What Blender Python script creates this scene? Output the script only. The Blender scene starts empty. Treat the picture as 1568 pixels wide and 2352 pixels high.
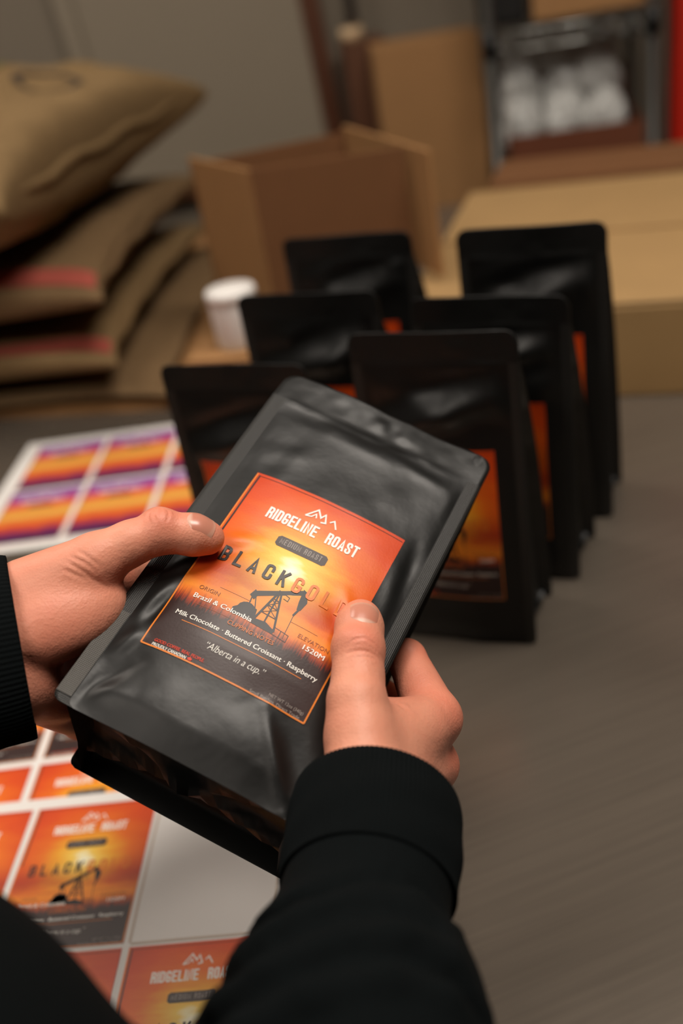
import bpy, bmesh, math, random
import numpy as np
from mathutils import Vector, Matrix, Euler

SC = bpy.context.scene
COL = SC.collection
PI = math.pi
rng = np.random.default_rng(7)

# ------------------------------------------------------------------ camera, world, lights, exposure
cam_d = bpy.data.cameras.new('camera')
cam = bpy.data.objects.new('camera', cam_d)
COL.objects.link(cam)
cam_d.sensor_fit = 'VERTICAL'
cam_d.sensor_height = 36.0
cam_d.lens = 35.0
cam_d.clip_start = 0.02
TH, RO = math.radians(29.59), math.radians(10.34)
CAM = Vector((0, 0, 1.3836))
fw = Vector((0, math.cos(TH), -math.sin(TH)))
r0, d0 = Vector((1, 0, 0)), Vector((0, -math.sin(TH), -math.cos(TH)))
rt = math.cos(RO) * r0 + math.sin(RO) * d0
dn = math.cos(RO) * d0 - math.sin(RO) * r0
cam.matrix_world = Matrix(((rt.x, -dn.x, -fw.x, CAM.x), (rt.y, -dn.y, -fw.y, CAM.y), (rt.z, -dn.z, -fw.z, CAM.z), (0, 0, 0, 1)))
cam_d.dof.use_dof = True
cam_d.dof.focus_distance = 0.468
cam_d.dof.aperture_fstop = 3.5
SC.camera = cam

SC.view_settings.view_transform = 'Standard'
SC.view_settings.look = 'None'
SC.view_settings.gamma = 1.0
SC.view_settings.use_curve_mapping = False
SC.view_settings.exposure = 0.0
SC.cycles.use_denoising = True
SC.cycles.max_bounces = 8
SC.cycles.sample_clamp_indirect = 4.0

world = bpy.data.worlds.new('world')
SC.world = world
world.use_nodes = True
world.node_tree.nodes['Background'].inputs[0].default_value = (1.0, 0.9, 0.8, 1)
world.node_tree.nodes['Background'].inputs[1].default_value = 0.02


def area_light(name, loc, sx, sy, power, color, target=None):
    d = bpy.data.lights.new(name, 'AREA')
    d.shape = 'RECTANGLE'
    d.size, d.size_y, d.energy, d.color = sx, sy, power, color
    o = bpy.data.objects.new(name, d)
    o.location = loc
    if target is not None:
        o.rotation_euler = (Vector(target) - Vector(loc)).to_track_quat('-Z', 'Y').to_euler()
    COL.objects.link(o)
    return o


# lamps lying just under the ceiling fixtures
LIGHTS = [((0.60, 0.50, 2.93), 1.1, 0.55, 33, (1.0, 0.92, 0.83)),
          ((-1.1, 1.5, 2.93), 1.2, 0.6, 15, (1.0, 0.92, 0.83)),
          ((-0.9, -0.6, 2.93), 1.2, 0.6, 16, (1.0, 0.92, 0.83))]
for i, (loc, sx, sy, pw, colr) in enumerate(LIGHTS):
    area_light('ceiling_lamp_light', loc, sx, sy, pw, colr)


# ------------------------------------------------------------------ helpers
def lin(c):
    return tuple((v / 12.92 if v <= 0.04045 else ((v + 0.055) / 1.055) ** 2.4) for v in (x / 255.0 for x in c))


def mat(name, color, rough=0.6, metal=0.0, spec=0.5, var=0.0, vscale=20.0, bump=0.0, bscale=200.0, coat=0.0, coat_rough=0.2, stretch=None, sss=0.0):
    m = bpy.data.materials.new(name)
    m.use_nodes = True
    nt = m.node_tree
    b = nt.nodes['Principled BSDF']
    c = lin(color) + (1.0,)
    b.inputs['Base Color'].default_value = c
    b.inputs['Roughness'].default_value = rough
    b.inputs['Metallic'].default_value = metal
    b.inputs['Specular IOR Level'].default_value = spec
    b.inputs['Coat Weight'].default_value = coat
    b.inputs['Coat Roughness'].default_value = coat_rough
    if sss:
        b.inputs['Subsurface Weight'].default_value = sss
        b.inputs['Subsurface Radius'].default_value = (1.0, 0.35, 0.2)
        b.inputs['Subsurface Scale'].default_value = 0.004
    tc = nt.nodes.new('ShaderNodeTexCoord')
    src = tc.outputs['Object']
    if stretch:
        mp = nt.nodes.new('ShaderNodeMapping')
        mp.inputs['Scale'].default_value = stretch
        nt.links.new(src, mp.inputs['Vector'])
        src = mp.outputs['Vector']
    if var > 0:
        n = nt.nodes.new('ShaderNodeTexNoise')
        n.inputs['Scale'].default_value = vscale
        n.inputs['Detail'].default_value = 4
        nt.links.new(src, n.inputs['Vector'])
        mx = nt.nodes.new('ShaderNodeMix')
        mx.data_type = 'RGBA'
        mx.inputs[6].default_value = tuple(max(0, v * (1 - var)) for v in c[:3]) + (1,)
        mx.inputs[7].default_value = tuple(min(1, v * (1 + var)) for v in c[:3]) + (1,)
        nt.links.new(n.outputs['Fac'], mx.inputs[0])
        nt.links.new(mx.outputs[2], b.inputs['Base Color'])
    if bump > 0:
        n2 = nt.nodes.new('ShaderNodeTexNoise')
        n2.inputs['Scale'].default_value = bscale
        n2.inputs['Detail'].default_value = 3
        nt.links.new(src, n2.inputs['Vector'])
        bp = nt.nodes.new('ShaderNodeBump')
        bp.inputs['Strength'].default_value = 1.0
        bp.inputs['Distance'].default_value = bump
        nt.links.new(n2.outputs['Fac'], bp.inputs['Height'])
        nt.links.new(bp.outputs['Normal'], b.inputs['Normal'])
    return m


def link_mesh(name, verts, faces, m, parent=None, smooth=True, uv=None):
    me = bpy.data.meshes.new(name)
    me.from_pydata([tuple(v) for v in verts], [], [tuple(f) for f in faces])
    if m is not None:
        for mm in (m if isinstance(m, list) else [m]):
            me.materials.append(mm)
    if smooth:
        me.polygons.foreach_set('use_smooth', [True] * len(me.polygons))
    if uv is not None:
        l = me.uv_layers.new(name='uv')
        idx = np.empty(len(me.loops), dtype=np.int32)
        me.loops.foreach_get('vertex_index', idx)
        l.data.foreach_set('uv', np.asarray(uv, dtype=np.float32)[idx].ravel())
    me.update()
    o = bpy.data.objects.new(name, me)
    COL.objects.link(o)
    if parent is not None:
        o.parent = parent
    return o


def from_bm(name, bm, m, parent=None, smooth=False):
    me = bpy.data.meshes.new(name)
    bm.to_mesh(me)
    bm.free()
    for mm in (m if isinstance(m, list) else [m]):
        me.materials.append(mm)
    if smooth:
        me.polygons.foreach_set('use_smooth', [True] * len(me.polygons))
    o = bpy.data.objects.new(name, me)
    COL.objects.link(o)
    if parent is not None:
        o.parent = parent
    return o


def tag(o, label=None, cat=None, group=None, kind=None):
    if label: o['label'] = label
    if cat: o['category'] = cat
    if group: o['group'] = group
    if kind: o['kind'] = kind
    return o


def empty(name, loc=(0, 0, 0), rz=0.0):
    o = bpy.data.objects.new(name, None)
    o.location = loc
    o.rotation_euler = (0, 0, rz)
    o.empty_display_size = 0.05
    COL.objects.link(o)
    return o


def bm_box(bm, lo, hi, bevel=0.0, seg=2, M=None):
    r = bmesh.ops.create_cube(bm, size=1.0)
    vs = r['verts']
    for v in vs:
        v.co = Vector([lo[i] + (v.co[i] + 0.5) * (hi[i] - lo[i]) for i in range(3)])
    if bevel > 0:
        es = list({e for v in vs for e in v.link_edges})
        rb = bmesh.ops.bevel(bm, geom=es, offset=bevel, segments=seg, profile=0.5, affect='EDGES')
        vs = list({v for f in rb['faces'] for v in f.verts} | {v for v in vs if v.is_valid})
    if M is not None:
        for v in vs:
            v.co = M @ v.co
    return vs


def bm_tube(bm, pts, r, seg=12, cap=True):
    pts = [Vector(p) for p in pts]
    rings = []
    up = Vector((0, 0, 1))
    for i, p in enumerate(pts):
        t = (pts[min(i + 1, len(pts) - 1)] - pts[max(i - 1, 0)]).normalized()
        a = t.cross(up)
        if a.length < 1e-3: a = t.cross(Vector((1, 0, 0)))
        a.normalize()
        b = t.cross(a).normalized()
        rr = r[i] if isinstance(r, (list, tuple)) else r
        rings.append([bm.verts.new(p + rr * (math.cos(2 * PI * k / seg) * a + math.sin(2 * PI * k / seg) * b)) for k in range(seg)])
    for i in range(len(rings) - 1):
        for k in range(seg):
            bm.faces.new((rings[i][k], rings[i][(k + 1) % seg], rings[i + 1][(k + 1) % seg], rings[i + 1][k]))
    if cap:
        bm.faces.new(rings[0][::-1])
        bm.faces.new(rings[-1])


def box_obj(name, lo, hi, m, parent=None, bevel=0.0, M=None):
    bm = bmesh.new()
    bm_box(bm, lo, hi, bevel, 2, M)
    return from_bm(name, bm, m, parent)


def bm_panel(bm, p0, p1, z0, z1, th, side=1):
    """upright panel between two plan points with thickness th"""
    p0, p1 = Vector(p0), Vector(p1)
    d = (p1 - p0).normalized()
    n = Vector((-d.y, d.x)) * th * side
    c = [(p0.x, p0.y), (p1.x, p1.y), (p1.x + n.x, p1.y + n.y), (p0.x + n.x, p0.y + n.y)]
    v = [bm.verts.new((x, y, z)) for z in (z0, z1) for x, y in c]
    for f in ((0, 1, 2, 3), (7, 6, 5, 4), (0, 4, 5, 1), (1, 5, 6, 2), (2, 6, 7, 3), (3, 7, 4, 0)):
        bm.faces.new([v[i] for i in f])
    bmesh.ops.recalc_face_normals(bm, faces=bm.faces)


# ------------------------------------------------------------------ materials
M_wall = mat('wall_paint', (128, 117, 102), 0.9, var=0.06, vscale=3, bump=0.0008, bscale=60)
M_floor = mat('concrete_floor', (72, 67, 62), 0.7, var=0.15, vscale=6, bump=0.001, bscale=40)
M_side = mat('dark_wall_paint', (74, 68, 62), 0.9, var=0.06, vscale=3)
M_ceil = mat('ceiling_paint', (120, 116, 110), 0.9, var=0.03, vscale=4)
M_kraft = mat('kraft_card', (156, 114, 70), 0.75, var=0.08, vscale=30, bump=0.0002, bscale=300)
M_kraft_d = mat('kraft_card_dark', (114, 74, 40), 0.8, var=0.1, vscale=25, bump=0.0002, bscale=300)  # brown card; on the open carton it stands in for shade
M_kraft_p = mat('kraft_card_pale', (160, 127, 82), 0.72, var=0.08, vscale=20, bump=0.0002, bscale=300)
M_tape = mat('packing_tape', (170, 125, 78), 0.3, coat=0.3)
M_burlap = mat('burlap', (128, 104, 72), 0.95, var=0.18, vscale=60, bump=0.0015, bscale=380, spec=0.1)
M_burlap2 = mat('burlap_brown', (120, 96, 68), 0.95, var=0.18, vscale=60, bump=0.0015, bscale=380, spec=0.1)
M_red_stripe = mat('woven_red_stripe', (164, 82, 70), 0.95, var=0.2, vscale=90, spec=0.1)
M_green_stripe = mat('woven_green_stripe', (112, 108, 62), 0.95, var=0.2, vscale=90, spec=0.1)
M_ink = mat('printed_ink', (52, 42, 34), 0.9)
M_board = mat('board_face', (142, 130, 112), 0.6, var=0.04, vscale=4)
M_wood = mat('dark_wood', (84, 46, 24), 0.5, var=0.3, vscale=12, stretch=(6, 6, 0.6))
M_chrome = mat('chrome_wire', (150, 150, 146), 0.28, metal=1.0)
M_black_pl = mat('black_plastic', (16, 16, 16), 0.5)
M_red_paint = mat('red_paint', (196, 34, 14), 0.45, var=0.06, vscale=10)
M_white_pl = mat('white_plastic', (236, 232, 228), 0.4)
M_paper = mat('sheet_paper', (226, 222, 218), 0.55, var=0.015, vscale=8)
M_grey_metal = mat('grey_metal', (140, 138, 136), 0.4, metal=0.8)
M_clear = None


def clear_plastic():
    m = bpy.data.materials.new('clear_plastic_film')
    m.use_nodes = True
    b = m.node_tree.nodes['Principled BSDF']
    b.inputs['Base Color'].default_value = (0.85, 0.85, 0.82, 1)
    b.inputs['Roughness'].default_value = 0.25
    b.inputs['Alpha'].default_value = 0.55
    b.inputs['Specular IOR Level'].default_value = 0.8
    return m


M_clear = clear_plastic()


def steel_mat():
    m = bpy.data.materials.new('brushed_steel')
    m.use_nodes = True
    nt = m.node_tree
    b = nt.nodes['Principled BSDF']
    b.inputs['Metallic'].default_value = 0.55
    tc = nt.nodes.new('ShaderNodeTexCoord')
    mp = nt.nodes.new('ShaderNodeMapping')
    mp.inputs['Scale'].default_value = (5, 150, 1)
    m0 = nt.nodes.new('ShaderNodeMapping')
    m0.inputs['Rotation'].default_value = (0, 0, math.radians(-29))
    nt.links.new(tc.outputs['Object'], m0.inputs['Vector'])
    nt.links.new(m0.outputs['Vector'], mp.inputs['Vector'])
    n = nt.nodes.new('ShaderNodeTexNoise')
    n.inputs['Scale'].default_value = 1.5
    n.inputs['Detail'].default_value = 5
    nt.links.new(mp.outputs['Vector'], n.inputs['Vector'])
    n2 = nt.nodes.new('ShaderNodeTexNoise')
    n2.inputs['Scale'].default_value = 9
    n2.inputs['Detail'].default_value = 4
    nt.links.new(tc.outputs['Object'], n2.inputs['Vector'])
    cr = nt.nodes.new('ShaderNodeValToRGB')
    cr.color_ramp.elements[0].position = 0.3
    cr.color_ramp.elements[0].color = lin((116, 106, 95)) + (1,)
    cr.color_ramp.elements[1].position = 0.75
    cr.color_ramp.elements[1].color = lin((126, 115, 103)) + (1,)
    nt.links.new(n.outputs['Fac'], cr.inputs['Fac'])
    nt.links.new(cr.outputs['Color'], b.inputs['Base Color'])
    mr = nt.nodes.new('ShaderNodeMapRange')
    mr.inputs['To Min'].default_value = 0.22
    mr.inputs['To Max'].default_value = 0.30
    nt.links.new(n2.outputs['Fac'], mr.inputs['Value'])
    nt.links.new(mr.outputs['Result'], b.inputs['Roughness'])
    bp = nt.nodes.new('ShaderNodeBump')
    bp.inputs['Distance'].default_value = 0.00008
    bp.inputs['Strength'].default_value = 0.5
    nt.links.new(n.outputs['Fac'], bp.inputs['Height'])
    nt.links.new(bp.outputs['Normal'], b.inputs['Normal'])
    return m


M_steel = steel_mat()


def film_mat(name, color, rough, hatch=False):
    m = mat(name, color, rough, var=0.12, vscale=40, bump=0.00022, bscale=90, spec=0.38)
    nt = m.node_tree
    b = nt.nodes['Principled BSDF']
    if hatch:
        tc = nt.nodes.new('ShaderNodeTexCoord')
        sep = nt.nodes.new('ShaderNodeSeparateXYZ')
        nt.links.new(tc.outputs['Object'], sep.inputs[0])
        outs = []
        for ax in (0, 1):
            mu = nt.nodes.new('ShaderNodeMath'); mu.operation = 'MULTIPLY'; mu.inputs[1].default_value = 2 * PI / 0.00085
            nt.links.new(sep.outputs[ax], mu.inputs[0])
            si = nt.nodes.new('ShaderNodeMath'); si.operation = 'SINE'
            nt.links.new(mu.outputs[0], si.inputs[0])
            outs.append(si)
        ad = nt.nodes.new('ShaderNodeMath'); ad.operation = 'ADD'
        nt.links.new(outs[0].outputs[0], ad.inputs[0]); nt.links.new(outs[1].outputs[0], ad.inputs[1])
        bp = nt.nodes.new('ShaderNodeBump')
        bp.inputs['Distance'].default_value = 0.000035
        bp.inputs['Strength'].default_value = 1.0
        nt.links.new(ad.outputs[0], bp.inputs['Height'])
        nt.links.new(bp.outputs['Normal'], b.inputs['Normal'])
    return m


M_film = film_mat('matte_black_film', (16, 16, 15), 0.40)
M_seal = film_mat('black_seal_hatched', (34, 33, 31), 0.40, hatch=True)
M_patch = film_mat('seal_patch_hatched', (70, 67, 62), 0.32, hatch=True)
M_topseal = film_mat('black_top_seal', (22, 22, 21), 0.42)


def skin_mat():
    m = mat('skin', (214, 150, 120), 0.48, spec=0.4, sss=0.12)
    nt = m.node_tree
    b = nt.nodes['Principled BSDF']
    tc = nt.nodes.new('ShaderNodeTexCoord')
    n = nt.nodes.new('ShaderNodeTexNoise'); n.inputs['Scale'].default_value = 55; n.inputs['Detail'].default_value = 5
    nt.links.new(tc.outputs['Object'], n.inputs['Vector'])
    at = nt.nodes.new('ShaderNodeAttribute'); at.attribute_name = 'redness'
    ad = nt.nodes.new('ShaderNodeMath'); ad.operation = 'MULTIPLY_ADD'
    ad.inputs[1].default_value = 0.55; ad.inputs[2].default_value = -0.2
    nt.links.new(n.outputs['Fac'], ad.inputs[0])
    ad2 = nt.nodes.new('ShaderNodeMath'); ad2.operation = 'ADD'; ad2.use_clamp = True
    nt.links.new(ad.outputs[0], ad2.inputs[0]); nt.links.new(at.outputs['Fac'], ad2.inputs[1])
    mx = nt.nodes.new('ShaderNodeMix'); mx.data_type = 'RGBA'
    mx.inputs[6].default_value = lin((228, 156, 128)) + (1,)
    mx.inputs[7].default_value = lin((212, 100, 76)) + (1,)
    nt.links.new(ad2.outputs[0], mx.inputs[0])
    nt.links.new(mx.outputs[2], b.inputs['Base Color'])
    vo = nt.nodes.new('ShaderNodeTexVoronoi'); vo.inputs['Scale'].default_value = 900
    nt.links.new(tc.outputs['Object'], vo.inputs['Vector'])
    n3 = nt.nodes.new('ShaderNodeTexNoise'); n3.inputs['Scale'].default_value = 260; n3.inputs['Detail'].default_value = 3
    nt.links.new(tc.outputs['Object'], n3.inputs['Vector'])
    a3 = nt.nodes.new('ShaderNodeMath'); a3.operation = 'MULTIPLY_ADD'; a3.inputs[1].default_value = 0.35
    nt.links.new(vo.outputs['Distance'], a3.inputs[0]); nt.links.new(n3.outputs['Fac'], a3.inputs[2])
    bp = nt.nodes.new('ShaderNodeBump'); bp.inputs['Distance'].default_value = 0.00035; bp.inputs['Strength'].default_value = 0.8
    nt.links.new(a3.outputs[0], bp.inputs['Height'])
    nt.links.new(bp.outputs['Normal'], b.inputs['Normal'])
    return m


M_skin = skin_mat()


def nail_mat():
    m = mat('nail', (206, 142, 120), 0.3, spec=0.5, coat=0.25, coat_rough=0.25)
    nt = m.node_tree
    b = nt.nodes['Principled BSDF']
    uv = nt.nodes.new('ShaderNodeUVMap'); uv.uv_map = 'uv'
    sp = nt.nodes.new('ShaderNodeSeparateXYZ'); nt.links.new(uv.outputs[0], sp.inputs[0])
    # half-moon: ellipse at the root end
    dx = nt.nodes.new('ShaderNodeMath'); dx.operation = 'SUBTRACT'; dx.inputs[1].default_value = 0.5
    nt.links.new(sp.outputs[0], dx.inputs[0])
    px = nt.nodes.new('ShaderNodeMath'); px.operation = 'POWER'; px.inputs[1].default_value = 2
    nt.links.new(dx.outputs[0], px.inputs[0])
    mu = nt.nodes.new('ShaderNodeMath'); mu.operation = 'MULTIPLY_ADD'; mu.inputs[1].default_value = 0.9
    nt.links.new(px.outputs[0], mu.inputs[0]); nt.links.new(sp.outputs[1], mu.inputs[2])
    cr = nt.nodes.new('ShaderNodeValToRGB')
    e = cr.color_ramp.elements
    e[0].position = 0.17; e[0].color = lin((218, 172, 152)) + (1,)
    e[1].position = 0.27; e[1].color = lin((200, 128, 106)) + (1,)
    k = cr.color_ramp.elements.new(0.9); k.color = lin((206, 140, 118)) + (1,)
    k = cr.color_ramp.elements.new(0.97); k.color = lin((212, 158, 136)) + (1,)
    nt.links.new(mu.outputs[0], cr.inputs['Fac'])
    nt.links.new(cr.outputs['Color'], b.inputs['Base Color'])
    return m


M_nail = nail_mat()
M_cloth = mat('black_fleece', (11, 15, 16), 0.95, spec=0.1, var=0.15, vscale=300, bump=0.0004, bscale=1400)
M_rib = mat('black_rib_knit', (10, 14, 15), 0.95, spec=0.1, var=0.12, vscale=300, bump=0.0003, bscale=1600)
M_hair = mat('brown_hair', (50, 36, 26), 0.6, var=0.3, vscale=120)


# label print ------------------------------------------------------------------
def art_mat(name, sky, sun_uv, ground, seed, stripes=None):
    """flat print: sunset sky round a sun, cloud streaks, dark ground. uv = label uv."""
    m = bpy.data.materials.new(name)
    m.use_nodes = True
    nt = m.node_tree
    L = nt.links.new
    b = nt.nodes['Principled BSDF']
    b.inputs['Roughness'].default_value = 0.40
    b.inputs['Specular IOR Level'].default_value = 0.36
    b.inputs['Coat Weight'].default_value = 0.0
    b.inputs['Coat Roughness'].default_value = 0.25
    uv = nt.nodes.new('ShaderNodeUVMap'); uv.uv_map = 'uv'
    sp = nt.nodes.new('ShaderNodeSeparateXYZ'); L(uv.outputs[0], sp.inputs[0])

    def math_n(op, a=None, bb=None, c=None, clamp=False):
        n = nt.nodes.new('ShaderNodeMath'); n.operation = op; n.use_clamp = clamp
        for i, v in enumerate((a, bb, c)):
            if v is None: continue
            if isinstance(v, (int, float)): n.inputs[i].default_value = v
            else: L(v, n.inputs[i])
        return n.outputs[0]

    U, V = sp.outputs[0], sp.outputs[1]
    mp = nt.nodes.new('ShaderNodeMapping'); mp.inputs['Scale'].default_value = (2.2, 9.0, 1); mp.inputs['Location'].default_value = (seed, seed * 0.7, 0)
    L(uv.outputs[0], mp.inputs['Vector'])
    ns = nt.nodes.new('ShaderNodeTexNoise'); ns.inputs['Scale'].default_value = 1.6; ns.inputs['Detail'].default_value = 6
    L(mp.outputs['Vector'], ns.inputs['Vector'])
    N = ns.outputs['Fac']
    if stripes is None:
        dx = math_n('MULTIPLY', math_n('SUBTRACT', U, sun_uv[0]), 0.74)
        dy = math_n('SUBTRACT', V, sun_uv[1])
        d = math_n('SQRT', math_n('ADD', math_n('MULTIPLY', dx, dx), math_n('MULTIPLY', dy, dy)))
        d2 = math_n('ADD', d, math_n('MULTIPLY', math_n('SUBTRACT', N, 0.5), 0.16))
        cr = nt.nodes.new('ShaderNodeValToRGB')
        els = cr.color_ramp.elements
        while len(els) > 1: els.remove(els[-1])
        for i, (p, c) in enumerate(sky):
            e = els[0] if i == 0 else els.new(p)
            e.position = p; e.color = lin(c) + (1,)
        L(d2, cr.inputs['Fac'])
        col = cr.outputs['Color']
        # dark red cloud band below the sun, glow at the horizon
        band = nt.nodes.new('ShaderNodeValToRGB')
        be = band.color_ramp.elements
        be[0].position = 0.30; be[0].color = (0, 0, 0, 1)
        be[1].position = 0.36; be[1].color = (0.1, 0.1, 0.1, 1)
        for p, v in ((0.42, 0.9), (0.47, 0.75), (0.54, 0.25), (0.60, 0.0)):
            k = be.new(p); k.color = (v, v, v, 1)
        L(math_n('ADD', V, math_n('MULTIPLY', math_n('SUBTRACT', N, 0.5), 0.10)), band.inputs['Fac'])
        away = math_n('MULTIPLY', math_n('ABSOLUTE', math_n('SUBTRACT', U, 0.52)), 2.4, clamp=True)
        mix1 = nt.nodes.new('ShaderNodeMix'); mix1.data_type = 'RGBA'
        L(math_n('MULTIPLY', band.outputs['Color'], math_n('MULTIPLY_ADD', away, 0.6, 0.38), clamp=True), mix1.inputs[0])
        L(col, mix1.inputs[6]); mix1.inputs[7].default_value = lin((168, 44, 10)) + (1,)
        glow = nt.nodes.new('ShaderNodeValToRGB')
        ge = glow.color_ramp.elements
        ge[0].position = 0.26; ge[0].color = (0, 0, 0, 1)
        ge[1].position = 0.33; ge[1].color = (0.9, 0.9, 0.9, 1)
        k = ge.new(0.40); k.color = (0.15, 0.15, 0.15, 1)
        k = ge.new(0.45); k.color = (0, 0, 0, 1)
        L(math_n('ADD', V, math_n('MULTIPLY', math_n('SUBTRACT', N, 0.5), 0.07)), glow.inputs['Fac'])
        mix2 = nt.nodes.new('ShaderNodeMix'); mix2.data_type = 'RGBA'
        L(glow.outputs['Color'], mix2.inputs[0]); L(mix1.outputs[2], mix2.inputs[6]); mix2.inputs[7].default_value = lin((236, 140, 28)) + (1,)
        col = mix2.outputs[2]
        # ground with a ragged grass line
        mg = nt.nodes.new('ShaderNodeMapping'); mg.inputs['Scale'].default_value = (90, 5, 1)
        L(uv.outputs[0], mg.inputs['Vector'])
        ng = nt.nodes.new('ShaderNodeTexNoise'); ng.inputs['Scale'].default_value = 1.0; ng.inputs['Detail'].default_value = 3
        L(mg.outputs['Vector'], ng.inputs['Vector'])
        gv = math_n('ADD', V, math_n('MULTIPLY', math_n('SUBTRACT', ng.outputs['Fac'], 0.5), 0.10))
        gr = nt.nodes.new('ShaderNodeValToRGB')
        g = gr.color_ramp.elements
        g[0].position = 0.235; g[0].color = (1, 1, 1, 1)
        g[1].position = 0.305; g[1].color = (0, 0, 0, 1)
        L(gv, gr.inputs['Fac'])
        mix3 = nt.nodes.new('ShaderNodeMix'); mix3.data_type = 'RGBA'
        L(gr.outputs['Color'], mix3.inputs[0]); L(col, mix3.inputs[6]); mix3.inputs[7].default_value = lin(ground) + (1,)
        col = mix3.outputs[2]
    else:
        cr = nt.nodes.new('ShaderNodeValToRGB')
        els = cr.color_ramp.elements
        while len(els) > 1: els.remove(els[-1])
        for i, (p, c) in enumerate(stripes):
            e = els[0] if i == 0 else els.new(p)
            e.position = p; e.color = lin(c) + (1,)
        L(math_n('ADD', V, math_n('MULTIPLY', math_n('SUBTRACT', N, 0.5), 0.22)), cr.inputs['Fac'])
        col = cr.outputs['Color']
    L(col, b.inputs['Base Color'])
    n2 = nt.nodes.new('ShaderNodeTexNoise'); n2.inputs['Scale'].default_value = 900
    tcx = nt.nodes.new('ShaderNodeTexCoord'); L(tcx.outputs['Object'], n2.inputs['Vector'])
    bp = nt.nodes.new('ShaderNodeBump'); bp.inputs['Distance'].default_value = 0.00004
    L(n2.outputs['Fac'], bp.inputs['Height']); L(bp.outputs['Normal'], b.inputs['Normal'])
    return m


SKY = [(0.0, (255, 252, 236)), (0.03, (255, 246, 200)), (0.07, (248, 206, 84)), (0.16, (238, 164, 36)), (0.27, (226, 106, 16)), (0.42, (212, 74, 14)), (0.64, (188, 48, 10))]
M_art = art_mat('label_sunset_print', SKY, (0.512, 0.575), (52, 34, 32), 0.3)
PURPLE = [(0.0, (60, 26, 62)), (0.16, (96, 40, 92)), (0.27, (206, 70, 44)), (0.40, (226, 120, 50)), (0.52, (222, 176, 84)), (0.64, (232, 128, 44)), (0.74, (214, 88, 80)), (0.86, (150, 84, 160)), (1.0, (112, 52, 140))]
M_art_p = art_mat('label_violet_print', None, None, None, 2.1, stripes=PURPLE)


def ink(name, c):
    m = mat(name, c, 0.40, spec=0.36)
    return m


INKS = {'white': ink('ink_white', (240, 236, 228)), 'dark': ink('ink_dark', (44, 34, 32)), 'orange': ink('ink_orange', (226, 128, 42)),
        'red': ink('ink_red', (214, 58, 26)), 'gold': ink('ink_gold', (214, 112, 34)), 'brown': ink('ink_brown', (150, 82, 34)), 'pill': ink('ink_pill', (58, 44, 40)),
        'grey': ink('ink_grey', (150, 140, 134)), 'black': ink('ink_black', (22, 16, 16))}
INK_ORDER = list(INKS)

# ------------------------------------------------------------------ room
def struct(name, lo, hi, m):
    o = box_obj(name, lo, hi, m)
    return tag(o, kind='structure')


struct('floor', (-3, -3, -0.1), (3.2, 2.85, 0), M_floor)
struct('ceiling', (-3, -3, 3.0), (3.2, 2.85, 3.1), M_ceil)
struct('wall_back', (-3, 2.75, 0), (3.2, 2.85, 3.0), M_wall)
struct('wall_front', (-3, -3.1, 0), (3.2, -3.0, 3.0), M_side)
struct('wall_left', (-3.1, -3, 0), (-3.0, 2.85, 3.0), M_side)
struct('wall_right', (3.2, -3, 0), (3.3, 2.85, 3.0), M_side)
tag(box_obj('baseboard_back', (-3, 2.735, 0), (3.2, 2.75, 0.1), M_wood), kind='structure')
M_lampglass = bpy.data.materials.new('lamp_diffuser'); M_lampglass.use_nodes = True
_b = M_lampglass.node_tree.nodes['Principled BSDF']
_b.inputs['Emission Color'].default_value = (1.0, 0.86, 0.72, 1); _b.inputs['Emission Strength'].default_value = 3.0
for i, (loc, sx, sy, pw, c) in enumerate(LIGHTS):
    e = empty('ceiling_lamp', (loc[0], loc[1], 3.0))
    where = ('over the steel worktable', 'nearest the burlap sacks', 'above and behind the person in black')[i]
    tag(e, 'flat white ceiling lamp panel ' + where, 'lamp', 'ceiling lamps')
    bm = bmesh.new()
    for a, bq in (((-sx / 2 - .02, -sy / 2 - .02), (sx / 2 + .02, -sy / 2)), ((-sx / 2 - .02, sy / 2), (sx / 2 + .02, sy / 2 + .02)), ((-sx / 2 - .02, -sy / 2), (-sx / 2, sy / 2)), ((sx / 2, -sy / 2), (sx / 2 + .02, sy / 2))):
        bm_box(bm, (a[0], a[1], -0.06), (bq[0], bq[1], 0), 0)
    from_bm('frame', bm, M_white_pl, e)
    box_obj('diffuser', (-sx / 2, -sy / 2, -0.05), (sx / 2, sy / 2, -0.04), M_lampglass, e)

# ------------------------------------------------------------------ worktable
TY = math.radians(-16)
tab = empty('steel_worktable', (-0.12, 0.285, 0), TY)
tag(tab, 'brushed steel worktable under the coffee bags and label sheets', 'table')
bm = bmesh.new()
bm_box(bm, (-1.2, 0, 0.862), (1.5, 1.75, 0.9), 0.006, 3)
from_bm('tabletop', bm, M_steel, tab)
for x, y in ((-1.1, 0.1), (1.4, 0.1), (-1.1, 1.65), (1.4, 1.65)):
    bm = bmesh.new()
    bm_tube(bm, [(x, y, 0.0), (x, y, 0.02), (x, y, 0.0201), (x, y, 0.862)], [0.024, 0.024, 0.02, 0.02], 16)
    from_bm('leg', bm, M_grey_metal, tab, True)
box_obj('lower_shelf', (-1.1, 0.1, 0.2), (1.4, 1.65, 0.225), M_grey_metal, tab, 0.003)

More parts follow.
